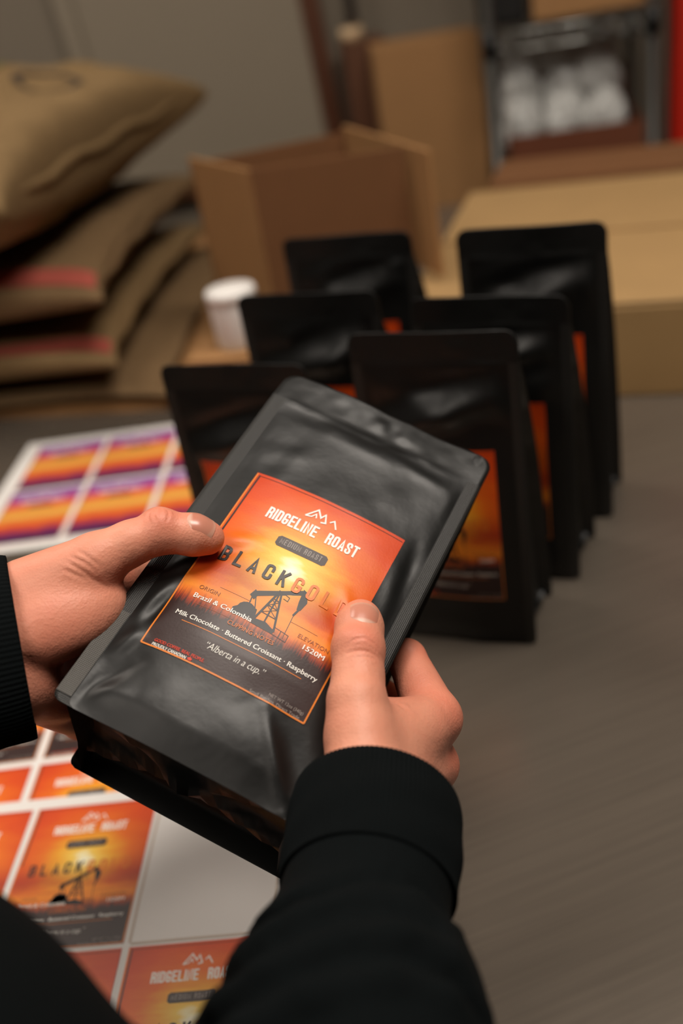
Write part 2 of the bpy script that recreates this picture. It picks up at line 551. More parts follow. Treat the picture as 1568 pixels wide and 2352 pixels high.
# ------------------------------------------------------------------ label print: stroke letters and type, in label millimetres (origin = label centre)
GLY = {
    'R': [[(0, 0), (0, 1), (.62, 1), (.9, .95), (1, .84), (1, .66), (.9, .55), (.62, .5), (0, .5)], [(.6, .5), (.88, .44), (1, .32), (1, 0)]],
    'I': [[(.5, 0), (.5, 1)]],
    'D': [[(0, 0), (0, 1), (.58, 1), (.9, .94), (1, .84), (1, .16), (.9, .06), (.58, 0), (0, 0)]],
    'G': [[(1, .76), (1, .86), (.88, .96), (.6, 1), (.4, 1), (.12, .96), (0, .86), (0, .14), (.12, .04), (.4, 0), (.6, 0), (.88, .04), (1, .14), (1, .43), (.58, .43)]],
    'E': [[(1, 1), (0, 1), (0, 0), (1, 0)], [(0, .51), (.85, .51)]],
    'L': [[(0, 1), (0, 0), (1, 0)]],
    'N': [[(0, 0), (0, 1), (1, 0), (1, 1)]],
    'O': [[(.4, 1), (.12, .96), (0, .86), (0, .14), (.12, .04), (.4, 0), (.6, 0), (.88, .04), (1, .14), (1, .86), (.88, .96), (.6, 1), (.4, 1)]],
    'A': [[(0, 0), (.5, 1), (1, 0)], [(.2, .26), (.8, .26)]],
    'S': [[(1, .72), (1, .86), (.88, .96), (.6, 1), (.4, 1), (.12, .96), (0, .86), (0, .72), (.15, .6), (.85, .41), (1, .28), (1, .14), (.88, .04), (.6, 0), (.4, 0), (.12, .04), (0, .14), (0, .28)]],
    'T': [[(0, 1), (1, 1)], [(.5, 1), (.5, 0)]],
    'M': [[(0, 0), (0, 1), (.5, .2), (1, 1), (1, 0)]],
    'U': [[(0, 1), (0, .14), (.12, .04), (.4, 0), (.6, 0), (.88, .04), (1, .14), (1, 1)]],
    'B': [[(0, 0), (0, 1), (.58, 1), (.88, .95), (.96, .86), (.96, .66), (.86, .56), (.58, .52), (0, .52)], [(.58, .52), (.9, .47), (1, .38), (1, .14), (.9, .05), (.6, 0), (0, 0)]],
    'C': [[(1, .68), (1, .86), (.88, .96), (.6, 1), (.4, 1), (.12, .96), (0, .86), (0, .14), (.12, .04), (.4, 0), (.6, 0), (.88, .04), (1, .14), (1, .32)]],
    'K': [[(0, 0), (0, 1)], [(1, 1), (.04, .40)], [(.36, .62), (1, 0)]],
}


class Print:
    def __init__(s):
        s.v, s.f, s.m = [], [], []

    def poly(s, pts, ink, z):
        b = len(s.v)
        s.v += [(p[0], p[1], z) for p in pts]
        s.f.append(tuple(range(b, b + len(pts)))); s.m.append(INK_ORDER.index(ink))

    def ribbon(s, pts, t, ink, z, cap=True):
        P = [np.array(p, float) for p in pts]
        closed = np.linalg.norm(P[0] - P[-1]) < 1e-9 and len(P) > 3
        if closed: P = P[:-1]
        n = len(P)
        if not closed and cap:
            a = (P[0] - P[1]); P[0] = P[0] + a / np.linalg.norm(a) * t / 2
            a = (P[-1] - P[-2]); P[-1] = P[-1] + a / np.linalg.norm(a) * t / 2
        L, R = [], []
        for i in range(n):
            if closed or 0 < i < n - 1:
                d1 = P[i] - P[i - 1]; d2 = P[(i + 1) % n] - P[i]
            elif i == 0:
                d1 = d2 = P[1] - P[0]
            else:
                d1 = d2 = P[i] - P[i - 1]
            d1 = d1 / np.linalg.norm(d1); d2 = d2 / np.linalg.norm(d2)
            n1 = np.array([-d1[1], d1[0]]); n2 = np.array([-d2[1], d2[0]])
            mm = n1 + n2
            if np.linalg.norm(mm) < 1e-6: mm = n1
            mm = mm / np.linalg.norm(mm)
            k = min(1 / max(mm @ n1, 0.3), 1.9)
            L.append(P[i] + mm * t / 2 * k); R.append(P[i] - mm * t / 2 * k)
        for i in range(n if closed else n - 1):
            j = (i + 1) % n
            s.poly([R[i], R[j], L[j], L[i]], ink, z)

    def word(s, txt, x0, y0, h, w, t, gap, ink, z, space=0.5):
        x = x0
        for ch in txt:
            if ch == ' ':
                x += w * space + gap; continue
            cw = t if ch == 'I' else (w * 1.3 if ch == 'M' else w)
            for st in GLY[ch]:
                s.ribbon([(x + t / 2 + p[0] * (cw - t), y0 + t / 2 + p[1] * (h - t)) for p in st], t, ink, z)
            x += cw + gap
        return x

    def line(s, x0, y0, x1, y1, t, ink, z, n=12):
        for i in range(n):
            a = (x0 + (x1 - x0) * i / n, y0 + (y1 - y0) * i / n); b = (x0 + (x1 - x0) * (i + 1) / n, y0 + (y1 - y0) * (i + 1) / n)
            s.ribbon([a, b], t, ink, z, cap=False)

    def text(s, body, x0, x1, y0, cap, ink, z, bold=0.0, shear=0.0):
        """type set between x0 and x1 on baseline y0 with capital height cap"""
        c = bpy.data.curves.new('type', 'FONT')
        c.body = body; c.size = 1.0; c.offset = min(bold, 0.0); c.shear = shear; c.resolution_u = 3
        o = bpy.data.objects.new('type', c)
        COL.objects.link(o)
        bpy.context.view_layer.update()
        me = o.evaluated_get(bpy.context.evaluated_depsgraph_get()).to_mesh()
        V = np.array([v.co[:2] for v in me.vertices])
        F = [tuple(p.vertices) for p in me.polygons]
        o.evaluated_get(bpy.context.evaluated_depsgraph_get()).to_mesh_clear()
        bpy.data.objects.remove(o); bpy.data.curves.remove(c)
        sx = (x1 - x0) / (V[:, 0].max() - V[:, 0].min()); sy = cap / 0.69
        # heavier type: the same letters set again a hair to each side
        for dx, dy in ([(0, 0)] if bold <= 0 else [(-bold * 3.2, -bold * 1.5), (bold * 3.2, bold * 1.5), (0, 0)]):
            b = len(s.v)
            s.v += [(x0 + (p[0] - V[:, 0].min()) * sx + dx, y0 + p[1] * sy + dy, z + dx * .2) for p in V]
            s.f += [tuple(b + i for i in f) for f in F]; s.m += [INK_ORDER.index(ink)] * len(F)

    def mesh(s, name, fn):
        """fn maps arrays of label mm x, y and layer to positions in metres"""
        A = np.array(s.v)
        co = fn(A[:, 0], A[:, 1], A[:, 2])
        me = bpy.data.meshes.new(name)
        me.from_pydata([tuple(p) for p in co], [], s.f)
        for k in INK_ORDER: me.materials.append(INKS[k])
        me.polygons.foreach_set('material_index', s.m)
        me.update()
        bm = bmesh.new(); bm.from_mesh(me)
        bmesh.ops.triangulate(bm, faces=[f for f in bm.faces if len(f.verts) > 4])
        bm.to_mesh(me); bm.free()
        return me


def rrect(x0, y0, x1, y1, r, n=4):
    pts = []
    for cx, cy, a0 in ((x1 - r, y1 - r, 0), (x0 + r, y1 - r, 90), (x0 + r, y0 + r, 180), (x1 - r, y0 + r, 270)):
        for k in range(n + 1):
            a = math.radians(a0 + 90 * k / n)
            pts.append((cx + r * math.cos(a), cy + r * math.sin(a)))
    return pts


LW, LH = 83.6, 112.7
LCX, LCY = -1.15, -17.83      # label centre on the bag front, mm


def make_print(full=True, violet=False):
    p = Print()
    z1, z2, z3 = 1.0, 2.0, 3.0
    # pumpjack silhouette
    if not violet:
        k = 'black'
        p.poly([(-7.6, -9.2), (-7.2, -12.2), (12.2, -1.0), (13.2, 1.2), (11.8, 1.8), (4.5, -2.6)], k, z1)
        p.poly([(-9.4, -12.4), (-6.6, -14.0), (-5.6, -10.4), (-8.2, -8.6)], k, z1)
        p.poly([(11.6, 2.4), (14.0, 1.6), (16.2, -3.6), (15.2, -8.8), (13.4, -9.2), (12.4, -4.6)], k, z1)
        p.ribbon([(2.2, -4.2), (-1.6, -22.5)], 1.1, k, z1); p.ribbon([(3.2, -4.2), (9.4, -24.6)], 1.0, k, z1)
        p.ribbon([(2.6, -4.4), (3.4, -23.6)], 0.8, k, z1); p.ribbon([(1.0, -9), (5.0, -9.6)], .5, k, z1); p.ribbon([(.4, -13.4), (6.2, -14)], .5, k, z1)
        p.ribbon([(-.4, -18), (7.6, -18.6)], .5, k, z1); p.ribbon([(1.0, -9.4), (6.0, -14)], .35, k, z1); p.ribbon([(5.0, -9.6), (.6, -13.6)], .35, k, z1)
        p.ribbon([(.4, -13.6), (7.4, -18.4)], .35, k, z1); p.ribbon([(6.0, -14), (-.4, -18)], .35, k, z1)
        p.ribbon([(14.3, -9), (13.5, -12.4)], 1.0, k, z1); p.ribbon([(13.6, -12.6), (14.6, -26)], .3, k, z1)
        p.ribbon([(-8, -12), (-6.6, -22)], .6, k, z1); p.ribbon([(-6.2, -12.4), (-2, -22)], .5, k, z1)
        ang = [(math.cos(a) * 4.4 - 7.2, math.sin(a) * 4.0 - 20.4) for a in np.linspace(0, 2 * PI, 15)[:-1]]
        p.poly(ang, k, z1)
        p.poly([(-13.2, -22.0), (-9, -17.6), (-2.6, -18), (-1, -24.6), (-13, -25.2)], k, z1)
        p.poly([(-1.6, -22.6), (4, -22.0), (9.6, -24.4), (9.4, -26.4), (-2, -25.6)], k, z1)
        p.ribbon([(8.6, -22.4), (16.4, -23.4), (16.6, -27), (8.8, -26.2), (8.6, -22.4)], .35, k, z1)
        p.ribbon([(12.4, -23), (12.6, -26.6)], .35, k, z1)
        p.ribbon([(5.4, -4.6), (7.8, -5.2), (7.8, -7.4), (5.6, -7)], .35, k, z1)
    # logo and title
    wk = 'white'
    p.ribbon([(-7.6, 41.9), (-2.9, 48.2), (.0, 44.2), (1.5, 47.2), (3.4, 42.4), (1.0, 41.6)], .85, wk, z2, cap=False)
    p.ribbon([(-7.6, 41.9), (-4.6, 42.6), (-2.9, 45.2), (-2.0, 42.8)], .7, wk, z2, cap=False)
    p.ribbon([(5.1, 44.0), (6.9, 46.0), (9.5, 41.6)], .75, wk, z2, cap=False)
    p.word('RIDGELINE', -24.9, 31.6, 7.0, 3.0, 1.08, .52, wk, z2)
    p.word('ROAST', 7.7, 31.6, 7.0, 3.0, 1.08, .52, wk, z2)
    pc = rrect(-13.2, 18.8, 13.9, 25.1, 1.2)
    for xa in np.arange(-13.2, 13.89, 1.355):
        xb = min(xa + 1.355, 13.9)
        ends = []
        for xx in (xa, xb):
            ed = max(0, 1.2 - min(xx + 13.2, 13.9 - xx)); dy = 1.2 - math.sqrt(max(1.44 - ed * ed, 0))
            ends.append((18.8 + dy, 25.1 - dy))
        for k in range(3):
            f0, f1 = k / 3, (k + 1) / 3
            la, ha = ends[0]; lb, hb = ends[1]
            p.poly([(xa, la + (ha - la) * f0), (xb, lb + (hb - lb) * f0), (xb, lb + (hb - lb) * f1), (xa, la + (ha - la) * f1)], 'pill', z1)
    p.word('MEDIUM ROAST', -11.2, 20.5, 3.3, 1.32, 0.36, .66, 'grey', z2, 0.6)
    if not violet:
        x = -33.0
        for i, ch in enumerate('BLACKGOLD'):
            p.word(ch, x + i * 7.75, -1.6, 9.0, 4.5, 1.4, 0, 'dark' if i < 5 else 'gold', z3)
    # frame lines
    e = 0.55
    fc = 'orange'
    for a in ((-LW / 2 + e, -LH / 2 + e, LW / 2 - e, -LH / 2 + e), (-LW / 2 + e, -LH / 2 + e, -LW / 2 + e, LH / 2 - e), (LW / 2 - e, -LH / 2 + e, LW / 2 - e, -12)):
        p.line(*a, 0.75, fc, z1, 24)
    p.line(-LW / 2 + 2.1, 8, -LW / 2 + 2.1, LH / 2 - 1.6, 0.9, 'dark', z1, 16)
    p.line(-LW / 2 + 1.7, LH / 2 - 1.9, LW / 2 - .6, LH / 2 - 1.9, 0.35, 'dark', z1, 24)
    if violet: return p
    p.line(-30.3, -38.7, 31, -38.7, 0.32, 'orange', z1, 16)
    p.line(-23.4, -15.4, -7, -15.6, 0.22, 'brown', z1, 5); p.line(14, -16.2, 28, -16.2, 0.22, 'brown', z1, 5)
    p.line(-30, -28.2, -10, -28.2, 0.18, 'brown', z1, 5)
    if full:
        T = p.text
        T('ORIGIN', -32.2, -21.6, -20.2, 2.1, 'brown', z2)
        T('Brazil & Colombia', -32.2, -2.0, -25.4, 2.5, 'white', z2, .018)
        T('ELEVATION', 20.2, 36.0, -21.6, 2.1, 'brown', z2)
        T('1520M', 24.8, 35.6, -25.8, 2.5, 'white', z2, .02)
        T('CUPPING NOTES', -11.2, 12.4, -31.2, 2.2, 'gold', z2)
        T('Milk Chocolate \u00b7 Buttered Croissant \u00b7 Raspberry', -35.0, 37.4, -36.6, 2.4, 'white', z2, .014)
        T('\u201cAlberta in a cup.\u201d', -13.8, 15.8, -46.6, 3.4, 'white', z2, -.008, .22)
        T('GOOD COFFEE. REAL PEOPLE.', -36.0, -10.6, -53.2, 1.5, 'red', z2, .012)
        T('PROUDLY CANADIAN', -36.0, -18.8, -55.4, 1.5, 'white', z2, .01)
        T('NET WT 12oz (340g)', 22.0, 39.2, -52.9, 1.5, 'grey', z2)
        T('Small Batches. Direct Trade.', 13.6, 38.9, -55.5, 1.5, 'grey', z2, .006)
        leaf = [(0, -1.3), (.12, -.5), (.9, -.62), (.74, -.3), (1.3, .12), (1.1, .22), (1.22, .62), (.84, .56), (.74, .76), (.4, .38), (.52, 1.0), (.26, .88), (0, 1.3)]
        leaf = leaf + [(-a, b) for a, b in leaf[-2:0:-1]]
        p.poly([(-16.9 + a * .95, -54.6 + b * .95) for a, b in leaf], 'red', z2)
    else:
        p.line(-32, -24.4, -2, -24.4, 1.3, 'white', z2, 5); p.line(-35, -35.6, 37, -35.6, 1.1, 'white', z2, 12); p.line(-13, -45, 15, -45, 1.2, 'grey', z2, 6)
    return p


PR_FULL = make_print(True)
PR_VIOLET = make_print(True, True)


def label_grid(fn, nx=24, ny=32):
    xs = np.linspace(-LW / 2, LW / 2, nx + 1); ys = np.linspace(-LH / 2, LH / 2, ny + 1)
    X, Y = np.meshgrid(xs, ys)
    top = fn(X.ravel(), Y.ravel(), np.zeros(X.size))
    f = []
    for j in range(ny):
        for i in range(nx):
            a = j * (nx + 1) + i
            f.append((a, a + 1, a + nx + 2, a + nx + 1))
    uv = np.stack([(X.ravel() + LW / 2) / LW, (Y.ravel() + LH / 2) / LH], 1)
    return top, f, uv


# ------------------------------------------------------------------ coffee bags
BW, BL = 125.0, 227.9


def sstep(a, b, x):
    t = np.clip((x - a) / (b - a), 0, 1)
    return t * t * (3 - 2 * t)


def vnoise(x, y, seed, scale):
    """smooth value noise"""
    r = np.random.default_rng(seed)
    G = r.uniform(-1, 1, (64, 64))
    u = x / scale + 17.3; v = y / scale + 9.1
    i0 = np.floor(u).astype(int); j0 = np.floor(v).astype(int)
    a = u - i0; b = v - j0
    a = a * a * a * (a * (a * 6 - 15) + 10); b = b * b * b * (b * (b * 6 - 15) + 10)
    g = lambda i, j: G[i % 64, j % 64]
    return (g(i0, j0) * (1 - a) + g(i0 + 1, j0) * a) * (1 - b) + (g(i0, j0 + 1) * (1 - a) + g(i0 + 1, j0 + 1) * a) * b


def ridge(x, y, ax, ay, bx, by, w, amp):
    dx, dy = bx - ax, by - ay
    t = np.clip(((x - ax) * dx + (y - ay) * dy) / (dx * dx + dy * dy), 0, 1)
    d2 = (x - ax - t * dx) ** 2 + (y - ay - t * dy) ** 2
    return amp * np.exp(-d2 / (w * w)) * (0.35 + 0.65 * np.sin(PI * np.clip(t, 0.05, 0.95)))


HELD_RIDGES = [
    (22, -76, 50, -112, 3.2, 2.2), (34, -76, 54, -104, 5, -1.6), (10, -80, 30, -100, 9, 1.2),
    (-55, -110, -38, -82, 4, -2.2), (-52, -104, -28, -96, 5, 1.4), (-52, -60, -44, -34, 4, 2.0), (-50, -34, -45, -22, 3, 1.6),
    (-46, -66, -44, -40, 3.5, -1.8), (-50, -84, -46, -66, 3.5, 1.4), (-50, -92, -40, -70, 4, -1.0),
    (-46, 52, -20, 62, 6, .8), (-40, 40, -34, 70, 6, -.8), (-20, 84, 20, 80, 6, 1.2), (10, 86, 46, 80, 4, 1.2),
    (28, -6, 40, -22, 3.2, 1.1), (24, -14, 36, -28, 4, -.9), (-38, -8, -22, -2, 4, 1.2), (-38, -18, -24, -8, 4, -.9), (44, 20, 50, -10, 4, 1.0), (47, 40, 51, 10, 3, -.8),
]


def bag_front(x, y, seed, held):
    u = np.clip(np.abs(x) / 54.5, 0, 1)
    H = np.interp(y, [-114, -100, -60, -10, 40, 80, 94], [1.5, 5.0, 8.0, 8.0, 5.5, 2.6, 0.0])
    z = H * (1 - u ** 2.4)
    inside = 1 - sstep(50, 56, np.abs(x))
    low = 1 - sstep(84, 93, y)
    z = z + inside * low * (0.9 * vnoise(x, y, seed, 34) + 0.35 * vnoise(x, y, seed + 5, 15)) * (0.8 if held else 1.0)
    if held:
        for r in HELD_RIDGES: z = z + 0.75 * inside * ridge(x, y, *r)
    else:
        rr = np.random.default_rng(seed)
        s_ = rr.uniform(-8, 8)
        z = z + inside * low * (ridge(x, y, -46, 50 + s_, 42, 74 + s_, 9, 9.0) + ridge(x, y, -46, 68 + s_, 30, 90 + s_, 8, -4.0))
        for k in range(7):
            a = rr.uniform(-50, 40); b = rr.uniform(42, 88); an = rr.uniform(-.7, .7); ln = rr.uniform(20, 60)
            z = z + inside * low * ridge(x, y, a, b, a + ln * math.cos(an), b + ln * math.sin(an), rr.uniform(6, 12), rr.uniform(-2.6, 3.6))
    # top flap: bends and crinkles
    fl = sstep(92, 96, y)
    bend = -0.05 if held else 0.04
    z = z + fl * (bend * (y - 93) + 1.1 * np.sin(x / 15 + seed) * (y - 92) / 22)
    z = z + sstep(88, 96, y) * (0.25 + 1.0 * np.exp(-((x - 14) / 16) ** 2)) * vnoise(x, y, seed + 9, 8.0) * (1.0 if held else .5)
    z = z + 0.8 * np.exp(-((y - 92.0) / 2.2) ** 2) * (0.4 + 0.6 * vnoise(x, y * 0, seed + 3, 22)) * inside
    return z


def bag_thick(y):
    return np.interp(y, [-114, -90, -60, -20, 20, 55, 80, 93, 114], [80, 78, 73, 62, 48, 30, 13, 1.4, 1.1])


def half_w(y):
    hw = np.full_like(y, BW / 2)
    for end, r in ((-BL / 2, 4.0), (BL / 2, 9.0)):
        dy = np.clip(r - np.abs(y - end), 0, r)
        hw = hw - (r - np.sqrt(np.maximum(r * r - dy * dy, 0)))
    return hw


def make_bag(root, seed, held, ny, nf):
    ys = np.concatenate([np.linspace(-BL / 2, -BL / 2 + 4, 5)[:-1], np.linspace(-BL / 2 + 4, 88, ny), np.linspace(89.5, 104, 9), np.linspace(105, BL / 2, 9)])
    hw = half_w(ys); T = bag_thick(ys)
    fx = np.concatenate([np.linspace(-1, -54.5 / 62.5, 4)[:-1], np.linspace(-54.5 / 62.5, 54.5 / 62.5, nf), np.linspace(54.5 / 62.5, 1, 4)[1:]])
    nF = len(fx)
    ng, nb = 13, 17
    rows = []
    for y, h, t in zip(ys, hw, T):
        x = fx * h
        yy = np.full(nF, y)
        zf = bag_front(x, yy, seed, held)
        front = np.stack([x, yy, zf], 1)
        pin = np.interp(y, [-114, -80, 0, 60, 95], [2, 7, 12, 20, 3])
        s = np.linspace(0, 1, ng)
        gx = 54.5 - pin * (1 - np.abs(2 * s - 1)) + 0.6 * vnoise(np.full(ng, y), s * 50, seed + 31, 18)
        zr = zf[-1]; zl = zf[0]
        gz = -0.9 + s * (-t + 1.8 + 0.9) if t > 3 else -0.3 - s * 0.5
        gr = np.stack([np.minimum(gx, h - .5), np.full(ng, y), np.where(s < .5, zr * (1 - 2 * s), 0) + gz], 1)
        bx = np.linspace(1, -1, nb) * h
        # outside of the back panel bulges a little
        back = np.stack([bx, np.full(nb, y), -t - np.interp(y, [-114, -60, 60, 93], [0, 3, 2, 0]) * (1 - (np.abs(bx) / 62.5) ** 2.2) + np.where(t < 3, bag_front(bx, np.full(nb, y), seed, held), 0)], 1)
        if t < 3: gr[:, 2] = zr + np.linspace(-.2, -t + .2, ng)
        gl = gr[::-1].copy(); gl[:, 0] *= -1
        if t < 3: gl[:, 2] = zl + np.linspace(-t + .2, -.2, ng)
        lip_r = np.array([[h, y, zr - .7]]); lip_l = np.array([[-h, y, zl - .7]])
        bl_r = np.array([[h, y, back[0, 2] + .7]]); bl_l = np.array([[-h, y, back[-1, 2] + .7]])
        rows.append(np.concatenate([front, lip_r, gr, bl_r, back, bl_l, gl, lip_l]))
    A = np.stack(rows)
    n = A.shape[1]; R = A.shape[0]
    V = A.reshape(-1, 3) / 1000.0
    faces = {'pouch': [], 'side_seal_a': [], 'side_seal_b': [], 'top_seal': []}
    for j in range(R - 1):
        for i in range(n):
            k = (i + 1) % n
            f = (j * n + i, j * n + k, (j + 1) * n + k, (j + 1) * n + i)
            if ys[j] >= 92.4: key = 'top_seal'
            elif i < 3 or i == n - 1: key = 'side_seal_a'
            elif nF - 4 <= i < nF: key = 'side_seal_b'
            else: key = 'pouch'
            faces[key].append(f)
    faces['top_seal'].append(tuple((R - 1) * n + i for i in range(n)))
    names = {'pouch': ('pouch', M_film), 'side_seal_a': ('side_seal', M_seal), 'side_seal_b': ('side_seal', M_seal), 'top_seal': ('top_seal', M_topseal)}
    for key in faces:
        used = sorted({i for f in faces[key] for i in f}); mp = {a: b for b, a in enumerate(used)}
        verts = [V[i] for i in used]
        fs = [tuple(mp[i] for i in f) for f in faces[key]]
        if key == 'pouch':
            # recessed, folded underside between the two bottom lips
            nx, nz = 25, 15
            base = len(verts)
            y0 = -BL / 2
            for a in range(nz):
                s = a / (nz - 1)
                for b in range(nx):
                    q = b / (nx - 1) * 2 - 1
                    x = q * 57.5
                    edge = min(s, 1 - s) * 80
                    rec = 11 * (1 - math.exp(-edge / 3.0))
                    fold = -6.5 * math.exp(-((s - (0.5 + 0.28 * abs(q))) / 0.07) ** 2) * (1 if edge > 4 else 0) - 4.0 * math.exp(-((s - (0.5 - 0.30 * abs(q))) / 0.06) ** 2) * (1 if edge > 4 else 0)
                    z = -s * 80
                    if a == 0: z = float(bag_front(np.array([x]), np.array([y0]), seed, held)[0]) - .3
                    verts.append(np.array([x, y0 + rec + fold + (0.6 if a in (0, nz - 1) else 0), z]) / 1000)
            for a in range(nz - 1):
                for b in range(nx - 1):
                    p = base + a * nx + b
                    fs.append((p, p + 1, p + nx + 1, p + nx))
        nm, m = names[key]
        o = link_mesh(nm, verts, fs, m, root)
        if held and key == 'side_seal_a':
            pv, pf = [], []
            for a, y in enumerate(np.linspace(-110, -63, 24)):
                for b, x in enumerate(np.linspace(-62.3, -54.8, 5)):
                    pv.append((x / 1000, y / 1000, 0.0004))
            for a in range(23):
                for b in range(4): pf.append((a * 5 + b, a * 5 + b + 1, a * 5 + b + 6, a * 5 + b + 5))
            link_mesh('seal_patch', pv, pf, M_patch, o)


def add_label(root, art, pr, fn, share=None, name='label', nx=16, ny=20):
    """label sheet and its print; share = (label mesh, lettering mesh) to reuse"""
    if share is None:
        v, f, uv = label_grid(fn, nx, ny)
        lab = link_mesh(name, v, f, art, root, uv=uv)
        me = pr.mesh('lettering', fn)
    else:
        lab = bpy.data.objects.new(name, share[0]); COL.objects.link(lab); lab.parent = root
        me = share[1]
    let = bpy.data.objects.new('lettering', me); COL.objects.link(let); let.parent = lab
    return lab, me


def bag_label_fn(seed, held, dy=0.0):
    def fn(x, y, z):
        X = x + LCX; Y = y + LCY + dy
        return np.stack([X, Y, bag_front(X, Y, seed, held) + 0.18 + 0.13 * z], 1) / 1000.0
    return fn


# the bag in the hands
BAG_O = Vector((-0.02566426, 0.41233859, 1.12452485))
BAG_M = Matrix(((0.80472, 0.54717, 0.23029), (-0.41755, 0.79743, -0.43562), (-0.422, 0.25439, 0.87017)))
held = empty('coffee_bag')
held.matrix_world = Matrix.Translation(BAG_O) @ BAG_M.normalized().to_4x4()
tag(held, 'matte black coffee bag with sunset label held up in two hands', 'coffee bag')
make_bag(held, 3, True, 120, 75)
add_label(held, M_art, PR_FULL, bag_label_fn(3, True), nx=84, ny=112)

# six bags standing on the table: x, y, yaw, lean, height scale, width scale
STAND = [('black coffee bag standing in front right, most of its sunset label showing', 0.0742, 0.6208, -0.4434, 0.0426, 0.2483, 0.1188, 0.0),
         ('black coffee bag second in the right row, narrow orange strip of label showing', 0.1298, 0.6959, -0.4867, 0.0239, 0.2411, 0.1212, 0.0),
         ('tallest black coffee bag, last of the right row before the kraft carton', 0.1837, 0.7772, -0.4416, 0.0313, 0.2633, 0.121, 0.0),
         ('black coffee bag first of the left row, beside the violet label sheet', -0.0636, 0.687, -0.4443, 0.0265, 0.2280, 0.121, 0.0),
         ('black coffee bag in the middle of the left row, beside the white tub', 0.0021, 0.7986, -0.4283, 0.0, 0.2379, 0.1252, 0.0),
         ('black coffee bag last of the left row, before the open carton', 0.0486, 0.9268, -0.4213, 0.0, 0.2462, 0.1283, 0.0)]
shared = None
for i, (lab, x, y, yaw, lean, h, w, _) in enumerate(STAND):
    r = empty('coffee_bag')
    e = Vector((math.cos(yaw), math.sin(yaw), 0)); n = Vector((-math.sin(yaw), math.cos(yaw), 0))
    u = (Vector((0, 0, math.cos(lean))) + n * math.sin(lean)).normalized()
    f = e.cross(u)
    sx, sy = w / 0.125, h / 0.2279
    base = Vector((x, y, 0.9))
    o = base + u * (BL / 2000 * sy)
    r.matrix_world = Matrix(((e.x * sx, u.x * sy, f.x * .82, o.x), (e.y * sx, u.y * sy, f.y * .82, o.y), (e.z * sx, u.z * sy, f.z * .82, o.z + 0.0015), (0, 0, 0, 1)))
    tag(r, lab, 'coffee bag', 'black coffee bags standing on the table')
    make_bag(r, 20 + i * 3, False, 60, 41)
    add_label(r, M_art, PR_FULL, bag_label_fn(20 + i * 3, False, -3.0), nx=28, ny=36)

# ------------------------------------------------------------------ printed label sheets lying on the table
def flat_fn(x, y, z):
    return np.stack([x, y, 0.25 + 0.08 * z], 1) / 1000.0


FLAT = {}


def sheet(name, label, corner, rz, cols, rows, art, pr, missing=(), pitch=(0.0885, 0.1165), margin=(0.012, 0.012), z=0.9, tilt=0.0, group=None):
    """corner = far-left corner of the sheet on the table; columns run right, rows run towards the viewer"""
    key = art.name
    W = margin[0] * 2 + pitch[0] * (cols - 1) + LW / 1000; H = margin[1] * 2 + pitch[1] * (rows - 1) + LH / 1000
    r = empty(name, (corner[0], corner[1], z), rz)
    r.rotation_euler = (tilt, 0, rz)
    tag(r, label, 'label sheet', group)
    bm = bmesh.new()
    bm_box(bm, (0, -H, 0.0002), (W, 0, 0.0007), 0)
    from_bm('backing_sheet', bm, M_paper, r)
    # faint cut line round an empty place
    for c in range(cols):
        for q in range(rows):
            cx = margin[0] + LW / 2000 + c * pitch[0]; cy = -(margin[1] + LH / 2000 + q * pitch[1])
            if (c, q) in missing:
                bm = bmesh.new()
                for a, b in (((-LW / 2000 - .0015, -LH / 2000), (-LW / 2000, LH / 2000)), ((LW / 2000, -LH / 2000), (LW / 2000 + .0015, LH / 2000)), ((-LW / 2000, LH / 2000), (LW / 2000, LH / 2000 + .0015)), ((-LW / 2000, -LH / 2000 - .0015), (LW / 2000, -LH / 2000))):
                    bm_box(bm, (cx + a[0], cy + a[1], .0007), (cx + b[0], cy + b[1], .0009))
                from_bm('cut_line', bm, M_cut, r)
                continue
            if key not in FLAT:
                lab, me = add_label(r, art, pr, flat_fn)
                FLAT[key] = (lab.data, me)
            else:
                lab, me = add_label(r, art, pr, flat_fn, FLAT[key])
            lab.location = (cx, cy, 0.0007)
    return r


M_cut = mat('cut_line', (196, 180, 166), 0.6)

M_black_line = M_ink
sheet('label_sheet', 'white sheet of violet and orange labels lying behind the left hand', (-0.3695, 1.162), math.radians(-5.8), 3, 2, M_art_p, PR_VIOLET, pitch=(0.0895, 0.119), margin=(0.020, 0.017), z=0.9)
sheet('label_sheet', 'white sheet of orange sunset labels half covered by another sheet below the left hand', (-0.340, 0.700), math.radians(-4.5), 3, 2, M_art, PR_FULL, pitch=(0.0895, 0.119), margin=(0.012, 0.012), z=0.9005, group=None)
sheet('label_sheet', 'topmost orange label sheet with one blank peeled place, under the held bag', (-0.337, 0.5345), math.radians(-6.2), 4, 2, M_art, PR_FULL, missing=((2, 0),), pitch=(0.0880, 0.116), margin=(0.010, 0.010), z=0.9022)

# ------------------------------------------------------------------ cartons
CY = math.radians(-20)


